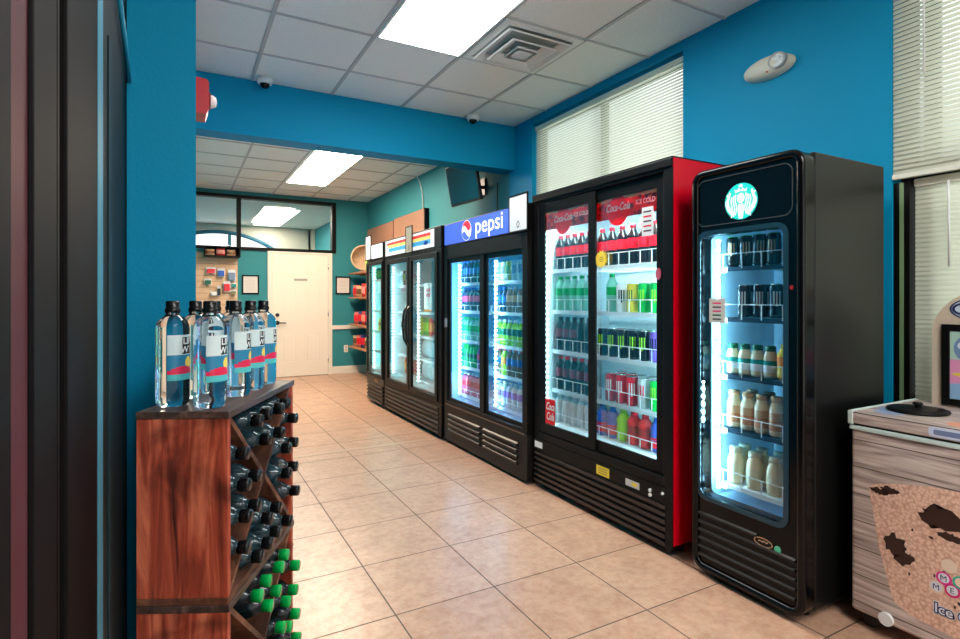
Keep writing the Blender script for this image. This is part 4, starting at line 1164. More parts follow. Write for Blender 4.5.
for nm, n_ in (('grille', 6),):
    gm = MB()
    for i in range(6):
        z = .085 + i * .038; ya = y0 + .035; yb_ = y1 - .03
        if i == 5: ya = y0 + .20
        gm.prism([(0.013, z), (0.002, z + .006), (0.002, z + .012), (0.013, z + .018)], lambda u, v, d: Vector((x0 + u, d, v)), ya, yb_)
    gm.build('grille', M_GRILLE, sk)
bg = MB(); fn = facing_x(x0 + .012, 1.425, .268)
bg.prism(circ(0, 0, .042, .018), fn, 0, .003, 0); bg.ring(circ(0, 0, .042, .018), circ(0, 0, .037, .014), fn, .003, .004, 1); bg.prism([(-.022, -.004), (-.012, .002), (-.004, -.003), (.006, .003), (.014, -.002), (.022, .004), (.022, .008), (.012, .004), (.004, .008), (-.006, .003), (-.014, .007), (-.022, .001)], fn, .003, .0042, 1)
bg.build('maker_badge', [M_BLK, mat('badge_gold', S(190, 160, 130), rough=.3, metal=.6)], sk)
MB().prism(circ(0, 0, .014), facing_x(x0 + .012, 1.364, .262), 0, .003).build('green_dot', mat('dot_green', S(80, 190, 150)), sk)
MB().prism(circ(0, 0, .007, .010), facing_x(x0 + .012, 1.306, 1.318), 0, .003).build('red_dot', mat('dot_red', S(190, 30, 40)), sk)
hd = MB(); hd.ring(rrect(1.722, 1.736, .70, .90, .006, 3), rrect(1.7255, 1.7325, .704, .896, .003, 3), fy, .004, .020); hd.build('handle', M_CHROME, sk)
nt_ = MB(); nt_.box(x0 + .0165, x0 + .0195, 1.612, 1.694, 1.165, 1.275, 0)
for i, c_ in enumerate((1, 2, 1, 3, 2)): nt_.box(x0 + .0158, x0 + .0165, 1.632, 1.676, 1.250 - i * .018, 1.257 - i * .018, c_)
tag(nt_.build('notice', [mat('notice', S(206, 206, 196)), C_PINK, M_INK, C_DKGREEN], sk), 'small printed notice on the glass')
SKZ = [1.420, 1.190, 0.930, 0.685, 0.430]
M_SHELFD = mat('shelf_dark', S(26, 44, 64), rough=.3)
for z in SKZ:
    s = MB(); ya, yb_ = y0 + .045, y1 - .085
    s.box(2.195, 2.20, ya, yb_, z - .022, z - .001, 0); s.box(2.20, x1 - .055, ya, yb_, z - .006, z - .001, 0)
    r = .002
    s.box(2.191, 2.195, ya, yb_, z + .055, z + .059, 1)
    yy = yb_ - .01
    while yy > ya: s.box(2.191, 2.195, yy - r, yy + r, z - .01, z + .055, 1); yy -= .095
    s.box(2.190, 2.192, yb_ - .035, yb_, z - .028, z - .004, 1)
    s.build('shelf', [M_SHELFD if z > .5 else M_WIRE, M_WIRE], sk)
M_LEDS = emis('led_ice', (0.40, 0.80, 1.0, 1), 42.0)
led(sk, 2.165, 1.683, 0.40, 1.54, M_LEDS, w=.012)
A, B = 1.385, 1.686; xf = 2.205
row(['coffee_can'] * 4, 'coffee_can', 'green-topped dark coffee can', 'coffee can', 4, 1.43, B, xf, SKZ[0], 'top shelf', SK)
row(['espresso_can'] * 3, 'coffee_can', 'slim dark coffee can', 'coffee can', 3, 1.42, 1.63, xf, SKZ[1], 'second shelf', SK)
row(['espresso_can'] * 2, 'coffee_can', 'slim dark coffee can', 'coffee can', 2, 1.50, 1.655, xf + .07, SKZ[1], 'second shelf back row', SK)
row(['latte', 'latte', 'latte', 'latte', 'yellow_juice'], ['coffee_bottle'] * 4 + ['juice_bottle'], ['green-capped coffee bottle'] * 4 + ['yellow juice bottle'], 'bottle', 5, A, B, xf, SKZ[2], 'middle shelf', SK)
row(['caramel'] * 4, 'coffee_bottle', 'peach-label glass coffee bottle', 'coffee bottle', 4, 1.415, B, xf, SKZ[3], 'fourth shelf', SK)
row(['caramel'] * 2, 'coffee_bottle', 'peach-label glass coffee bottle', 'coffee bottle', 2, 1.50, 1.65, xf + .075, SKZ[3], 'fourth shelf back row', SK)
row(['vanilla'] * 3, 'coffee_bottle', 'cream glass coffee bottle', 'coffee bottle', 3, 1.42, B, xf, SKZ[4], 'bottom shelf', SK)
row(['vanilla'] * 3, 'coffee_bottle', 'cream glass coffee bottle', 'coffee bottle', 3, 1.455, B + .01, xf + .08, SKZ[4], 'bottom shelf back row', SK)
for yy in (y0 + .07, y1 - .07):
    for xx in (x0 + .12, x1 - .07): MB().cyl((xx, yy, 0), (xx, yy, .072), .022, n=10).build('foot', M_BLACKP, sk)

# ------------------------------------------------------------------ ice cream freezer
x0, x1, y0, y1 = 2.30, 2.82, -0.10, 1.186
fz = thing('ice_cream_freezer', 'low chest freezer wrapped in grey wood print with an ice cream picture', 'freezer', ((x0 + x1) / 2, (y0 + y1) / 2, 0))
M_PLANK = plank_material('grey_plank_print')
MB().box(x0, x1, y0, y1, .065, .770, 0, .012, 3).build('body', M_PLANK, fz)
MB().box(x0 - .006, x1, y0, y1 + .004, .766, .782, 0, .003).build('trim', mat('trim_aqua', S(196, 214, 212), rough=.3), fz)
ld = MB(); ld.box(x0 - .006, x1, y0, y1 + .004, .790, .835, 0, .006); lid = ld.build('lid', M_PLANK, fz)
e_ = MB(); e_.box(x0 - .010, x0 + .004, y1 - .010, y1 + .008, .786, .838, 0, .003); e_.box(x0 - .002, x1, y1 - .004, y1 + .008, .828, .839, 0, .003)
e_.build('corner_trim', mat('trim_aqua', S(196, 214, 212)), lid)
MB().box(x0 + .004, x1 - .004, y0, y1 - .004, .781, .791).build('lid_gasket', M_BLACKP, fz)
lb = MB(); lb.prism(rrect(.09, .40, -.017, .017, .012, 4), facing_x(x0 - .006, 1.02, .812), 0, .003, 0); lb.prism(rrect(.105, .385, -.009, .009, .006, 4), facing_x(x0 - .006, 1.02, .812), .003, .0035, 1)
tag(lb.build('lid_label', [mat('label_pale', S(196, 208, 226)), mat('label_blue', S(110, 124, 160))], fz), 'pale blue label on the lid edge')
lt = MB()
for (a, b, c_, mi) in ((2.40, 1.10, .05, 0), (2.47, 1.135, .035, 0), (2.38, .86, .05, 1), (2.44, .80, .035, 1), (2.52, .78, .04, 0)):
    lt.prism(circ(a, b, c_, n=16), lambda u, v, d: Vector((u, v, .835 + d)), .0002, .0008, mi)
tag(lt.build('lid_print', [mat('print_blue', S(150, 170, 210), rough=.3), mat('print_peach', S(226, 150, 110), rough=.3)], fz), 'coloured print on the lid')
for yy in (y1 - .045, y0 + .09):
    for xx in (x0 + .06, x1 - .06):
        c = MB(); c.cyl((xx - .012, yy, .027), (xx + .012, yy, .027), .026, n=14); c.box(xx - .022, xx + .022, yy - .022, yy + .022, .045, .066)
        c.build('caster', M_BLACKP, fz)
MB().prism(circ(0, 0, .024), facing_x(x0, 1.062, .086), -.002, .012).build('drain_cap', M_WHITEP, fz)
# printed cup of beads
cg = MB(); fn = facing_x(x0, 1.118, 0)
cup = [(-.004, .550), (.004, .566), (.03, .580), (.114, .602), (.20, .618), (.30, .624), (.40, .618), (.486, .602), (.57, .580), (.604, .550), (.565, .332), (.524, .165), (.47, .137), (.36, .126), (.24, .126), (.13, .137), (.085, .158), (.076, .168), (.033, .332)]
cg.prism(cup, fn, .0004, .0012, 0)
def blob(ca, cb, ra, rb, mi, seed, n=26, d=.0018):
    rnd = random.Random(seed)
    pts = [(ca + ra * (1 + rnd.uniform(-.38, .3)) * cos(2 * pi * i / n), cb + rb * (1 + rnd.uniform(-.38, .3)) * sin(2 * pi * i / n)) for i in range(n)]
    cg.prism(pts, fn, .0014, d, mi)
blob(.03, .552, .030, .012, 1, 1); blob(.062, .566, .030, .012, 1, 2); blob(.225, .515, .06, .042, 1, 3, d=.0020); blob(.285, .505, .05, .022, 1, 9); blob(.085, .372, .034, .036, 1, 4, d=.0020); blob(.112, .335, .030, .026, 1, 5); blob(.42, .54, .05, .04, 1, 6); blob(.25, .46, .04, .014, 1, 7)
for s_ in range(26):
    rr = random.Random(40 + s_); blob(.10 + rr.random() * .42, .16 + rr.random() * .30, .003 + .005 * rr.random(), .006, 1, s_ + 60, n=8, d=.0016)
cg.build('cup_picture', [beads_material('bead_print'), mat('choc', S(52, 30, 26), rough=.35)], fz)
bl = MB()
balls = [(.230, .314, 'M', 0), (.209, .275, 'M', 1), (.254, .282, 'E', 2), (.277, .318, '', 3), (.298, .290, '', 0), (.322, .322, '', 1), (.245, .362, '', 1), (.300, .360, '', 1)]
for i, (a, b, ch_, mi) in enumerate(balls):
    bl.prism(circ(a, b, .0225, n=20), fn, .002, .0032 + i * .0002, mi)
    bl.prism(circ(a, b + .001, .016, n=18), fn, .0034 + i * .0002, .0036 + i * .0002, 4 if ch_ else 1)
    if ch_:
        f0 = facing_x(x0, 1.118 - a, b); bl.text(ch_, .027, f0, 5, bold=0.0, depth=.0050 + i * .0002)
tag(bl.build('letter_balls', [mat('ball_pink', S(222, 60, 150)), mat('ball_cream', S(228, 206, 184)), mat('ball_red', S(214, 40, 120)), mat('ball_teal', S(60, 180, 160)), mat('ball_white', S(224, 226, 236)), mat('ball_navy', S(28, 34, 90))], fz), 'coloured balls with letters')
tx = MB(); f0 = facing_x(x0, 1.118 - .300, .202)
tx.text('Ice Cream', .046, f0, 1, bold=.0062, depth=.0020); tx.text('Ice Cream', .046, f0, 0, bold=.0042, depth=.0028); tx.text('Ice Cream', .046, f0, 1, bold=.0004, depth=.0036)
tag(tx.build('lettering', [mat('ice_navy', S(36, 48, 96)), mat('ice_white', S(222, 228, 238))], fz), 'lettering with navy outline')

t = thing('round_tray', 'round black lid with a small knob lying on the freezer', 'round lid', (2.508, 1.052, .8365))
dk = MB(); dk.lathe([(0, .0), (.095, .0), (.100, .006), (.097, .011), (.085, .013), (0, .015)], n=36, c=(2.508, 1.052, .8365)); dk.build('disc', M_BLKM, t)
dk = MB(); dk.lathe([(.012, .015), (.010, .024), (.018, .030), (.014, .036), (0, .037)], n=14, c=(2.508, 1.052, .8365)); dk.build('knob', M_BLKM, t)

t = thing('freezer_topper', 'beige arched display board with a framed colourful picture on the freezer', 'display board', (2.74, .80, .8365))
ar = []
ar = [(-.275, 0), (.275, 0), (.275, .30)]
for i in range(1, 18): ar.append((.275 * cos(pi * i / 18), .30 + .20 * sin(pi * i / 18)))
ar.append((-.275, .30))
fnT = facing_x(2.74, .825, .8365)
tp = MB(); tp.prism(ar, fnT, -.02, 0.0); tp.build('arch_board', mat('topper_beige', S(206, 190, 170), rough=.5), t)
pf = MB(); frame_bars(pf, 2.728, 2.74, .61, 1.064, .842, 1.170, .028, .028, .028, .028); pf.build('picture_frame', M_BLACKF, t)
pp = MB(); pp.box(2.733, 2.7395, .638, 1.036, .870, 1.142, 0)
fp = facing_x(2.733, 1.036, .870)
pp.prism([(0, 0), (.404, 0), (.404, .06), (.2, .09), (0, .06)], fp, .0004, .0008, 1); pp.prism([(0, .06), (.2, .09), (.404, .06), (.404, .14), (0, .16)], fp, .0004, .0008, 2)
pp.prism(circ(.055, .205, .042, .05), fp, .0009, .0013, 3); pp.prism(circ(.05, .10, .045, .008), fp, .0009, .0013, 4); pp.prism(circ(.055, .215, .03, .02), fp, .0014, .0017, 5)
pp.prism(circ(.23, .17, .06, .06), fp, .0009, .0013, 2); pp.prism(circ(.33, .10, .04, .04), fp, .0009, .0013, 4)
pp.build('picture', [mat('pic_mint', S(176, 212, 196), rough=.3), mat('pic_blue', S(140, 180, 214), rough=.3), mat('pic_pink', S(226, 150, 190), rough=.3), mat('pic_grey', S(120, 150, 190), rough=.3), mat('pic_yellow', S(240, 214, 90), rough=.3), mat('pic_white', S(226, 230, 236), rough=.3)], t)
lo = MB(); fl = facing_x(2.74, .955, 1.232)
lo.prism(circ(.02, 0, .105, .048, n=32), fl, .0005, .0012, 0); lo.prism(circ(.02, 0, .098, .042, n=32), fl, .0013, .0018, 1)
lo.ring(circ(-.035, 0, .042, .026, n=24), circ(-.035, 0, .032, .017, n=24), fl, .0019, .0024, 0)
lo.prism([(-.040, .0), (-.030, .034), (-.022, .034), (-.030, .0)], fl, .0019, .0026, 0)
lo.build('oval_logo', [mat('ice_navy', S(36, 48, 96)), mat('oval_pale', S(206, 220, 232))], t)

# ------------------------------------------------------------------ wooden bottle crates (rotated)
CA = radians(63.3); P1 = (0.103, 1.504)
CL, CD, TH = 0.53, 0.225, 0.018
M_CRATE = wood_material('crate_wood_end', S(66, 24, 16), S(172, 72, 48), S(224, 122, 88), axis=2, stretch=8, scale=6)
M_CRATED = wood_material('crate_wood_top', S(40, 28, 24), S(76, 54, 46), S(112, 84, 72), axis=0, stretch=9, scale=6, knots=False)
M_CRATEI = wood_material('crate_wood_inner', S(62, 34, 22), S(104, 62, 42), S(136, 88, 62), axis=0, stretch=8, scale=6)
def crate(label, z0, h, handle_z):
    t = thing('bottle_crate', label, 'wooden crate', (P1[0], P1[1], z0), CA)
    for xa in (0.0, CL - TH):
        e = MB(); e.box(xa, xa + TH, 0, CD, 0.0 + TH, h - TH, 0, .002); e.build('end_panel', M_CRATE, t, local=True)
    MB().box(-.002, CL + .002, -.004, CD, h - TH, h, 0, .002).build('top_board', M_CRATED, t, local=True)
    MB().box(0, CL, -.0, CD, 0, TH, 0, .002).build('bottom_board', M_CRATEI, t, local=True)
    MB().box(TH, CL - TH, CD - .008, CD, TH, h - TH).build('back_panel', mat('crate_back', S(40, 24, 18), rough=.7), t, local=True)
    W_, H_ = CL - 2 * TH, h - 2 * TH
    for s_ in (1, -1):
        d = MB(); L_d = sqrt(W_ ** 2 + H_ ** 2) / 2 - .006; a = math.atan2(H_, W_) * s_
        Mx = Matrix.Translation((CL / 2, 0, h / 2)) @ Matrix.Rotation(-a, 4, 'Y')
        if s_ == 1:
            d.box(-L_d, L_d, .004, CD - .01, -.007, .007, M=Mx)
        else:
            d.box(-L_d, -.0075, .004, CD - .01, -.007, .007, M=Mx); d.box(.0075, L_d, .004, CD - .01, -.007, .007, M=Mx)
        d.build('divider', M_CRATEI, t, local=True)
    rp = MB()
    for q in range(3):
        pts = [(CL + .006 + .042 * sin(pi * i / 12), .004 + q * .004 + .10 * i / 12, handle_z - .02 - .03 * sin(pi * i / 12) + q * .011) for i in range(13)]
        rp.tube(pts, .0055, n=6)
    rp.build('rope_handle', mat('rope', S(186, 140, 104), rough=.8, mott=.3, mscale=60), t, local=True)
    return t
ZT = 0.992
crate('upper wooden bottle crate with black-capped bottles, water bottles standing on top', 0.508, ZT - 0.508, .22)
crate('lower wooden bottle crate on the floor holding green-capped bottles', 0.0, 0.5075, .44)
cu_, su_ = cos(CA), sin(CA)
def cw(u, v, z): return Vector((P1[0] + u * cu_ - v * su_, P1[1] + u * su_ + v * cu_, z))

# large water bottle with printed label
M_WATER = mat('water_clear', (0.86, 0.95, 1.0, 1), rough=0.02, trans=1.0, ior=1.30)
M_WATERB = mat('water_bluish', S(120, 190, 214), rough=0.05, trans=0.75, ior=1.33)
def water_proto(key, capm, body):
    r = .0405; h = .275
    b = MB()
    b.lathe([(0, .004), (r * .6, .002), (r * .86, 0), (r * .98, .008), (r, .02), (r, h * .73), (r * .97, h * .765), (r * .86, h * .805), (r * .62, h * .84), (.0185, h * .858), (.0165, h * .87), (.0165, h * .89), (0, h * .89)], n=28)
    ms = {'body': keep(b, key + '_body', [body])}
    c = MB(); c.lathe([(0, h * .888), (.0185, h * .888), (.0185, h * .925), (.0165, h * .93), (.0165, h * .985), (.0150, h), (0, h)], n=20)
    ms['cap'] = keep(c, key + '_cap', [capm])
    l = MB(); R0 = r + .0006; a0, a1 = radians(-74), radians(34)
    zb = .072
    l.patch(R0, a0, a1, zb, .186, 0, n=14)                     # white field
    l.patch(R0 + .0003, a0, a1, zb + .012, zb + .062, 1, n=14)   # blue art
    l.patch(R0 + .0004, a0, a1, zb - .004, zb + .012, 2, n=14)    # aqua foot
    am = radians(-6)
    for i in range(8):                                           # red-pink dune
        aa = a0 + (a1 - a0) * i / 8; ab = a0 + (a1 - a0) * (i + 1) / 8
        l.patch(R0 + .0006, aa, ab, zb + .012, zb + .020 + .013 * sin(pi * (i + .5) / 8), 3, n=2)
    for i in range(6):                                           # sun
        zz0 = zb + .026 + i * .005; hh = sqrt(max(0, 1 - ((i + .5 - 3) / 3) ** 2)) * .30
        l.patch(R0 + .0005, radians(4) - hh, radians(4) + hh, zz0, zz0 + .005, 4, n=4)
    l.patch(R0 + .0005, radians(-24), radians(34), .136, .180, 5, n=8)   # dark name block
    fnl = lambda zc: (lambda a, b_, d: Vector(((R0 + .001) * cos(radians(5) + a / R0), (R0 + .001) * sin(radians(5) + a / R0), zc + b_)))
    l.text('LIFE', .023, fnl(.169), 6, bold=.0006); l.text('WTR', .023, fnl(.147), 6, bold=.0006)
    ms['label'] = keep(l, key + '_label', [mat('wl_white', S(214, 232, 234), rough=.4), mat('wl_blue', S(40, 130, 170), rough=.4), mat('wl_aqua', S(80, 196, 200), rough=.4), mat('wl_pink', S(232, 36, 84), rough=.4), mat('wl_sun', S(244, 214, 80), rough=.4), mat('wl_black', S(14, 18, 22), rough=.4), C_WHITE])
    PROTO[key] = (ms, r, h)
water_proto('lifewater', C_BLACK, M_WATER)
def lying_proto(key, capm, bodym):
    r = .0355; h = .242
    b = MB(); b.lathe([(0, .004), (r * .86, 0), (r, .012), (r, h * .62), (r * .95, h * .70), (r * .80, h * .78), (r * .52, h * .84), (.0155, h * .87), (.0155, h * .89), (0, h * .89)], n=18)
    c = MB(); c.lathe([(0, h * .888), (.0175, h * .888), (.0175, h * .985), (.0160, h), (0, h)], n=16)
    PROTO[key] = ({'body': keep(b, key + '_body', [bodym]), 'cap': keep(c, key + '_cap', [capm])}, r, h)
lying_proto('lying_black', C_BLACK, mat('bottle_dark_teal', S(140, 205, 230), rough=.02, trans=.95, ior=1.38))
lying_proto('lying_green', P_('capgreen', 0, 160, 70), mat('bottle_dark', S(90, 130, 146), rough=.03, trans=.95, ior=1.33))

stand = [('single standing water bottle at the back corner nearest the teal wall', .09, .182), ('front standing water bottle at the near edge of the crate top', .062, .072),
         ('water bottle standing second along the front edge of the crate top', .232, .075), ('water bottle standing third along the front edge of the crate top', .345, .075),
         ('water bottle standing farthest along the front edge of the crate top', .455, .075),
         ('water bottle standing second along the back edge of the crate top', .20, .175), ('water bottle standing third along the back edge of the crate top', .33, .178),
         ('water bottle standing farthest along the back edge of the crate top', .45, .178)]
for lab, u, v in stand:
    p = cw(u, v, ZT + .001)
    place('lifewater', 'water_bottle', p, lab, 'water bottle', 'water bottles standing on the wooden crate', rot=radians(-26) + random.uniform(-.12, .12))

def fill(key, z0, h, capname, cname, maxrows, only=('top', 'bottom', 'near', 'far')):
    W_, H_ = CL - 2 * TH, h - 2 * TH; r = PROTO[key][1] + .0008
    cxl, czl = CL / 2, h / 2
    a = math.atan2(H_, W_)
    comps = {'top': [], 'bottom': [], 'near': [], 'far': []}
    tn = .0085
    for comp in comps:
        horiz = comp in ('top', 'bottom')
        half = (H_ if horiz else W_) / 2; base = (W_ if horiz else H_)
        ang = a if horiz else pi / 2 - a
        # rows counted from the base board inwards, then packed against the apex for the upper one
        d = r
        rows = []
        while d < half - r:
            # free half length at distance d from the base
            free = (half - d) / math.tan(ang) - (r + tn) / sin(ang)
            if free >= 0:
                n = int((2 * free) // (2 * r)) + 1
                rows.append((d, n, free))
            d += 2.0 * r
        for d, n, free in rows[:maxrows]:
            for i in range(n):
                s = (i - (n - 1) / 2) * 2 * r * (1.0 if n == 1 else min(1.12, 2 * free / ((n - 1) * 2 * r)))
                if comp == 'top': q = (cxl + s, h - TH - d)
                elif comp == 'bottom': q = (cxl + s, TH + d)
                elif comp == 'near': q = (TH + d, czl + s)
                else: q = (CL - TH - d, czl + s)
                comps[comp].append(q)
    tot = 0
    for comp, L in comps.items():
        if comp not in only: continue
        for i, (u, z) in enumerate(sorted(L, key=lambda q: (-round(q[1], 2), q[0]))):
            Mx = Matrix.Translation((P1[0], P1[1], z0)) @ Matrix.Rotation(CA, 4, 'Z') @ Matrix.Translation((u, CD - .012 - random.uniform(0, .012), z)) @ Matrix.Rotation(pi / 2, 4, 'X') @ Matrix.Rotation(random.uniform(-3, 3), 4, 'Z')
            pos = ['topmost', 'second', 'third', 'fourth', 'fifth', 'sixth', 'seventh', 'eighth', 'ninth', 'tenth', 'eleventh', 'twelfth'][i]
            place(key, 'water_bottle', None, '%s %s lying bottle counted from the top, %s compartment of the %s' % (pos, capname, comp, cname), 'water bottle', '%s bottles lying in the %s' % (capname, cname), M=Mx)
            tot += 1
    return tot
fill('lying_black', 0.508, ZT - .508, 'black-capped', 'upper crate', 4)
fill('lying_green', 0.0, .5075, 'green-capped', 'lower crate', 4, ('top', 'far'))

# ------------------------------------------------------------------ back room things
# television on the right wall
t = thing('television', 'small television tilted down from the wall under the beam', 'television', (2.84, 5.08, 2.5))
Mt = Matrix.Translation((2.60, 5.16, 2.49)) @ Matrix.Rotation(radians(4), 4, 'Z') @ Matrix.Rotation(radians(-11), 4, 'Y')
tv = MB(); tv.box(0, .035, -.30, .30, -.215, .215, 0, .004, M=Mt); tv.build('case', M_BLACKP, t)
tv = MB(); tv.box(-.002, 0, -.285, .285, -.19, .205, M=Mt); tv.build('screen', mat('tv_screen', S(30, 20, 16), rough=.08, coat=1.0, ior=2.2), t)
tv = MB(); tv.tube([tuple(Mt @ Vector((.03, 0, 0))), (2.72, 5.16, 2.47), (XW, 5.16, 2.47)], .018); tv.box(XW - .02, XW, 5.10, 5.22, 2.38, 2.56); tv.build('bracket', M_BLACKP, t)
tag(MB().tube([(2.845, 4.84, 2.46), (2.845, 4.845, 2.2), (2.845, 4.84, 1.9)], .006).build('power_cord', M_BLACKP, loc=(2.845, 4.84, 2.2)), 'thin black cord hanging on the wall below the television', 'cord')
tag(MB().tube([(2.85, 7.02, 2.944), (2.845, 6.92, 2.86), (2.848, 6.83, 2.70), (2.848, 6.80, 2.47)], .009).build('cable', M_WHITEP, loc=(2.85, 6.9, 2.7)), 'white cable running down the wall from the ceiling to the brown panels', 'cable')
for lab, ya, yb_, z1_ in (('larger brown wall panel with a black edge, nearer the television', 6.63, 7.80, 2.46), ('farther brown wall panel above the farthest cooler', 7.82, 9.12, 2.445)):
    t = thing('wall_panel', lab, 'wall panel', (XW, (ya + yb_) / 2, 1.93), 0, 'brown panels on the right wall')
    MB().box(XW - .065, XW - .001, ya, yb_, 1.93, z1_, 0).build('frame', M_BLACKF, t)
    MB().box(XW - .070, XW - .0655, ya + .012, yb_ - .002, 1.935, z1_ - .005).build('face', mat('panel_face', S(150, 108, 84), rough=.6, mott=.08, mscale=3), t)

# wall shelves with snacks
SH = [1.705, 1.300, 0.848, 0.475]
shn = ['top', 'second', 'third', 'lowest']
for i, z in enumerate(SH):
    t = thing('wall_shelf', '%s wooden wall shelf in the corner beyond the coolers' % shn[i], 'shelf', (XW - .18, 8.45, z), 0, 'wooden shelves in the back corner')
    MB().box(2.50, XW, 7.6, 9.24, z - .025, z, 0, .003).build('board', M_WOODS, t)
    bk = MB()
    for yy in (7.9, 9.0): bk.box(2.62, XW, yy - .01, yy + .01, z - .05, z - .026); bk.box(XW - .02, XW, yy - .01, yy + .01, z - .16, z - .05)
    bk.build('bracket', M_WOODS, t)
items = [
    (1, ['bag_pink', 'bag_tan', 'bag_red', 'bag_pink'], ['rose', 'tan', 'red', 'rose']),
    (2, ['bag_pink', 'bag_purple', 'bag_red', 'bag_purple'], ['rose', 'navy', 'red', 'navy']),
    (3, ['bag_tan', 'bag_pink', 'bag_purple', 'bag_tan'], ['tan', 'rose', 'navy', 'tan'])]
for s_, ks, ds in items:
    for i, (k_, d_) in enumerate(zip(ks, ds)):
        yy = 9.10 - i * .215
        place(k_, 'snack_bag', (2.60 + random.uniform(0, .03), yy, SH[s_] + .001), '%s snack bag, number %s from the back wall, on the %s corner shelf' % (d_, ['one', 'two', 'three', 'four', 'five'][i], shn[s_]), 'snack bag', 'snack bags on the corner shelves', rot=radians(random.uniform(20, 50)))
# wicker basket lying on its side, open towards the room
t = thing('wicker_basket', 'oval wicker basket tipped on its side on the top corner shelf', 'basket', (2.66, 8.72, SH[0]))
Mb = Matrix.Translation((2.60, 8.62, SH[0] + .225)) @ Matrix.Rotation(radians(-14), 4, 'Z') @ Matrix.Rotation(radians(84), 4, 'X')
bk = MB(); bk.lathe([(.21, .0), (.222, .0), (.215, -.06), (.185, -.13), (.10, -.165), (0, -.17)], n=28, M=Mb @ Matrix.Diagonal((1.0, .92, 1, 1)))
bk.lathe([(.205, .0), (.19, -.06), (.165, -.115), (.09, -.15), (0, -.155)], n=28, M=Mb @ Matrix.Diagonal((1.0, .92, 1, 1)))
M_WICK = mat('wicker', S(196, 168, 138), rough=.8, bump=.8, bscale=70, mott=.25, mscale=50)
bk.build('bowl', M_WICK, t)
rm = MB(); rm.tube([tuple(Mb @ Vector((.216 * cos(2 * pi * i / 28), .2 * sin(2 * pi * i / 28), 0))) for i in range(28)], .014, n=6, closed=True); rm.build('rim', M_WICK, t)
for i, (k_, d_, yy, xx) in enumerate((('bag_green', 'green', 8.30, 2.585),)):
    place(k_, 'snack_bag', (xx, yy, SH[0] + .001), '%s snack bag beside the wicker basket on the top shelf' % d_, 'snack bag', 'snack bags on the corner shelves', rot=radians(40))

def notice(label, xc, z0, z1, w):
    t = thing('framed_notice', label, 'framed notice', (xc, YB, z0), 0, 'framed notices beside the white door')
    f = MB(); fn = facing_y(xc, YB, 0)
    f.ring([(-w / 2, z0), (w / 2, z0), (w / 2, z1), (-w / 2, z1)], [(-w / 2 + .02, z0 + .02), (w / 2 - .02, z0 + .02), (w / 2 - .02, z1 - .02), (-w / 2 + .02, z1 - .02)], fn, .001, .018)
    f.build('frame', M_BLACKF, t)
    p = MB(); p.prism([(-w / 2 + .02, z0 + .02), (w / 2 - .02, z0 + .02), (w / 2 - .02, z1 - .02), (-w / 2 + .02, z1 - .02)], fn, .001, .008, 0)
    for i in range(9): p.prism([(-w / 2 + .05, z0 + .05 + i * .024), (w / 2 - .06, z0 + .05 + i * .024), (w / 2 - .06, z0 + .054 + i * .024), (-w / 2 + .05, z0 + .054 + i * .024)], fn, .0082, .0088, 1)
    p.build('page', [M_PAPER, mat('print_grey', S(186, 176, 172))], t)
notice('black framed notice on the wall left of the white door', .963, 1.345, 1.645, .25)
notice('black framed notice on the wall right of the white door', 2.425, 1.35, 1.65, .25)
t = thing('wall_outlet', 'white wall outlet below the chair rail', 'outlet', (2.475, YB, .42))
MB().box(2.44, 2.51, YB - .008, YB, .36, .48, 0, .002).build('plate', M_TRIMW, t)
q = MB()
for zz in (.395, .445): q.box(2.462, 2.488, YB - .0095, YB - .008, zz - .012, zz + .012)
q.build('socket', mat('socket_grey', S(170, 162, 150)), t)

# slat wall with hanging goods, left of the door
t = thing('slat_wall', 'beige slat wall display left of the white door', 'display wall', (.42, YB, .9))
sl = MB()
z = .10
while z < 1.92:
    sl.box(.055, .775, YB - .02, YB - .001, z, z + .085, 0); z += .09
sl.build('slats', mat('slat_beige', S(226, 188, 152), rough=.6), t)
MB().box(.055, .775, YB - .006, YB - .0005, .10, 1.92).build('groove_back', mat('slat_dark', S(150, 110, 82), rough=.7), t)
goods = [(.40, 1.70, .13, .10, C_RED, 'red carded item at the upper left'), (.54, 1.67, .10, .13, C_BLUE, 'blue carded item in the upper middle'), (.69, 1.63, .11, .18, P_('goodgrey', 120, 140, 170), 'grey blue carded item at the upper right'),
         (.36, 1.53, .10, .09, C_DKGREEN, 'green carded item on the left'), (.51, 1.39, .05, .15, C_BLACK, 'dark narrow item in the middle'), (.62, 1.46, .10, .16, C_RED, 'red and white carded item'), (.715, 1.48, .08, .08, C_TEAL, 'teal carded item on the right'), (.715, 1.37, .08, .08, P_('olive', 140, 130, 90), 'olive carded item below the teal one'),
         (.44, 1.35, .09, .07, C_WHITE, 'white carded item at the lower left')]
for xc, zc, ww, hh, m_, d_ in goods:
    o = thing('hanging_pack', d_ + ' hanging on the beige slat wall', 'pack', (xc, YB - .05, zc), 0, 'packs hanging on the slat wall')
    q = MB(); q.box(xc - ww / 2, xc + ww / 2, YB - .062, YB - .058, zc - hh / 2, zc + hh / 2); q.build('card', M_PAPERW if m_ is not C_WHITE else M_PAPER, o)
    q = MB(); q.box(xc - ww * .42, xc + ww * .42, YB - .085, YB - .062, zc - hh * .42, zc + hh * .25, 0, .006); q.build('blister', m_, o)
    q = MB(); q.tube([(xc, YB - .02, zc + hh * .5 + .006), (xc, YB - .10, zc + hh * .5 + .010)], .003, n=6); q.build('hook', M_CHROME, o)
t = thing('display_shelf', 'black open display shelf above the slat wall', 'shelf', (.54, YB - .12, 1.905))
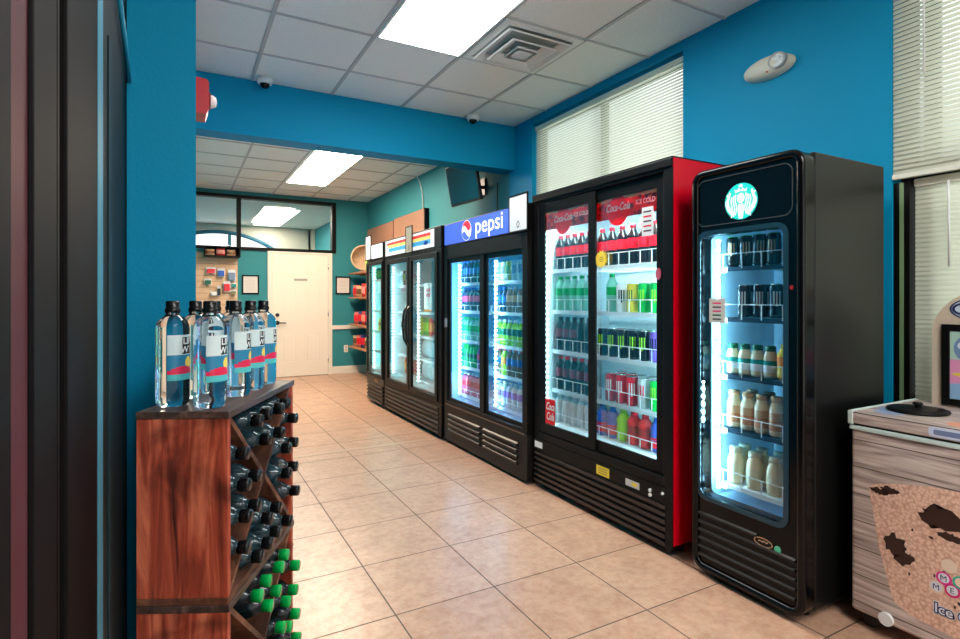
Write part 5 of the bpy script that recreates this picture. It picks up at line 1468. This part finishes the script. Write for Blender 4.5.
q = MB(); q.box(.30, .80, YB - .22, YB - .031, 1.905, 1.925); q.box(.30, .315, YB - .22, YB - .031, 1.925, 2.06); q.box(.785, .80, YB - .22, YB - .031, 1.925, 2.06); q.box(.315, .785, YB - .045, YB - .031, 1.925, 2.06); q.box(.315, .785, YB - .22, YB - .045, 2.05, 2.06); q.build('case', M_BLACKF, t)
for i, (k_, d_) in enumerate((('bag_tan', 'tan'), ('bag_red', 'red'), ('bag_tan', 'brown'))):
    Mx = Matrix.Translation((.385 + i * .145, YB - .14, 1.9265)) @ Matrix.Rotation(radians(90), 4, 'Z') @ Matrix.Diagonal((.62, .75, .52, 1))
    place(k_, 'snack_bag', None, '%s small bag in the black display shelf, %s from left' % (d_, ['first', 'second', 'third'][i]), 'snack bag', 'small bags in the black display shelf', M=Mx)

# ------------------------------------------------------------------ world, camera, colour management
wd = bpy.data.worlds.new('world'); scene.world = wd; wd.use_nodes = True
nt = wd.node_tree; bgk = nt.nodes['Background']
sky = nt.nodes.new('ShaderNodeTexSky'); sky.sky_type = 'HOSEK_WILKIE'; sky.turbidity = 6; sky.ground_albedo = .5
sky.sun_direction = Vector((-0.4, -0.3, 0.85)).normalized()
mxs = nt.nodes.new('ShaderNodeMix'); mxs.data_type = 'RGBA'; mxs.inputs[0].default_value = .75
mxs.inputs[7].default_value = (1.0, 1.0, 0.94, 1)
nt.links.new(sky.outputs[0], mxs.inputs[6]); nt.links.new(mxs.outputs[2], bgk.inputs['Color'])
bgk.inputs['Strength'].default_value = 1.2

cam = bpy.data.cameras.new('camera'); co = bpy.data.objects.new('camera', cam); COL.objects.link(co)
co.location = (0, 0, 1.274); co.rotation_euler = (radians(90), 0, -0.4996)
cam.sensor_width = 36.0; cam.lens = 548.0 / 960.0 * 36.0
cam.shift_y = -(319.5 - 298.6) / 960.0
cam.clip_start = 0.02
scene.camera = co

vs = scene.view_settings
vs.view_transform = 'Standard'; vs.look = 'None'; vs.gamma = 1.0; vs.use_curve_mapping = False
vs.exposure = 1.38
scene.cycles.use_denoising = True
scene.cycles.max_bounces = 10; scene.cycles.transparent_max_bounces = 16
scene.cycles.diffuse_bounces = 5; scene.cycles.glossy_bounces = 4; scene.cycles.transmission_bounces = 8
scene.cycles.sample_clamp_indirect = 6.0
scene.cycles.caustics_reflective = False
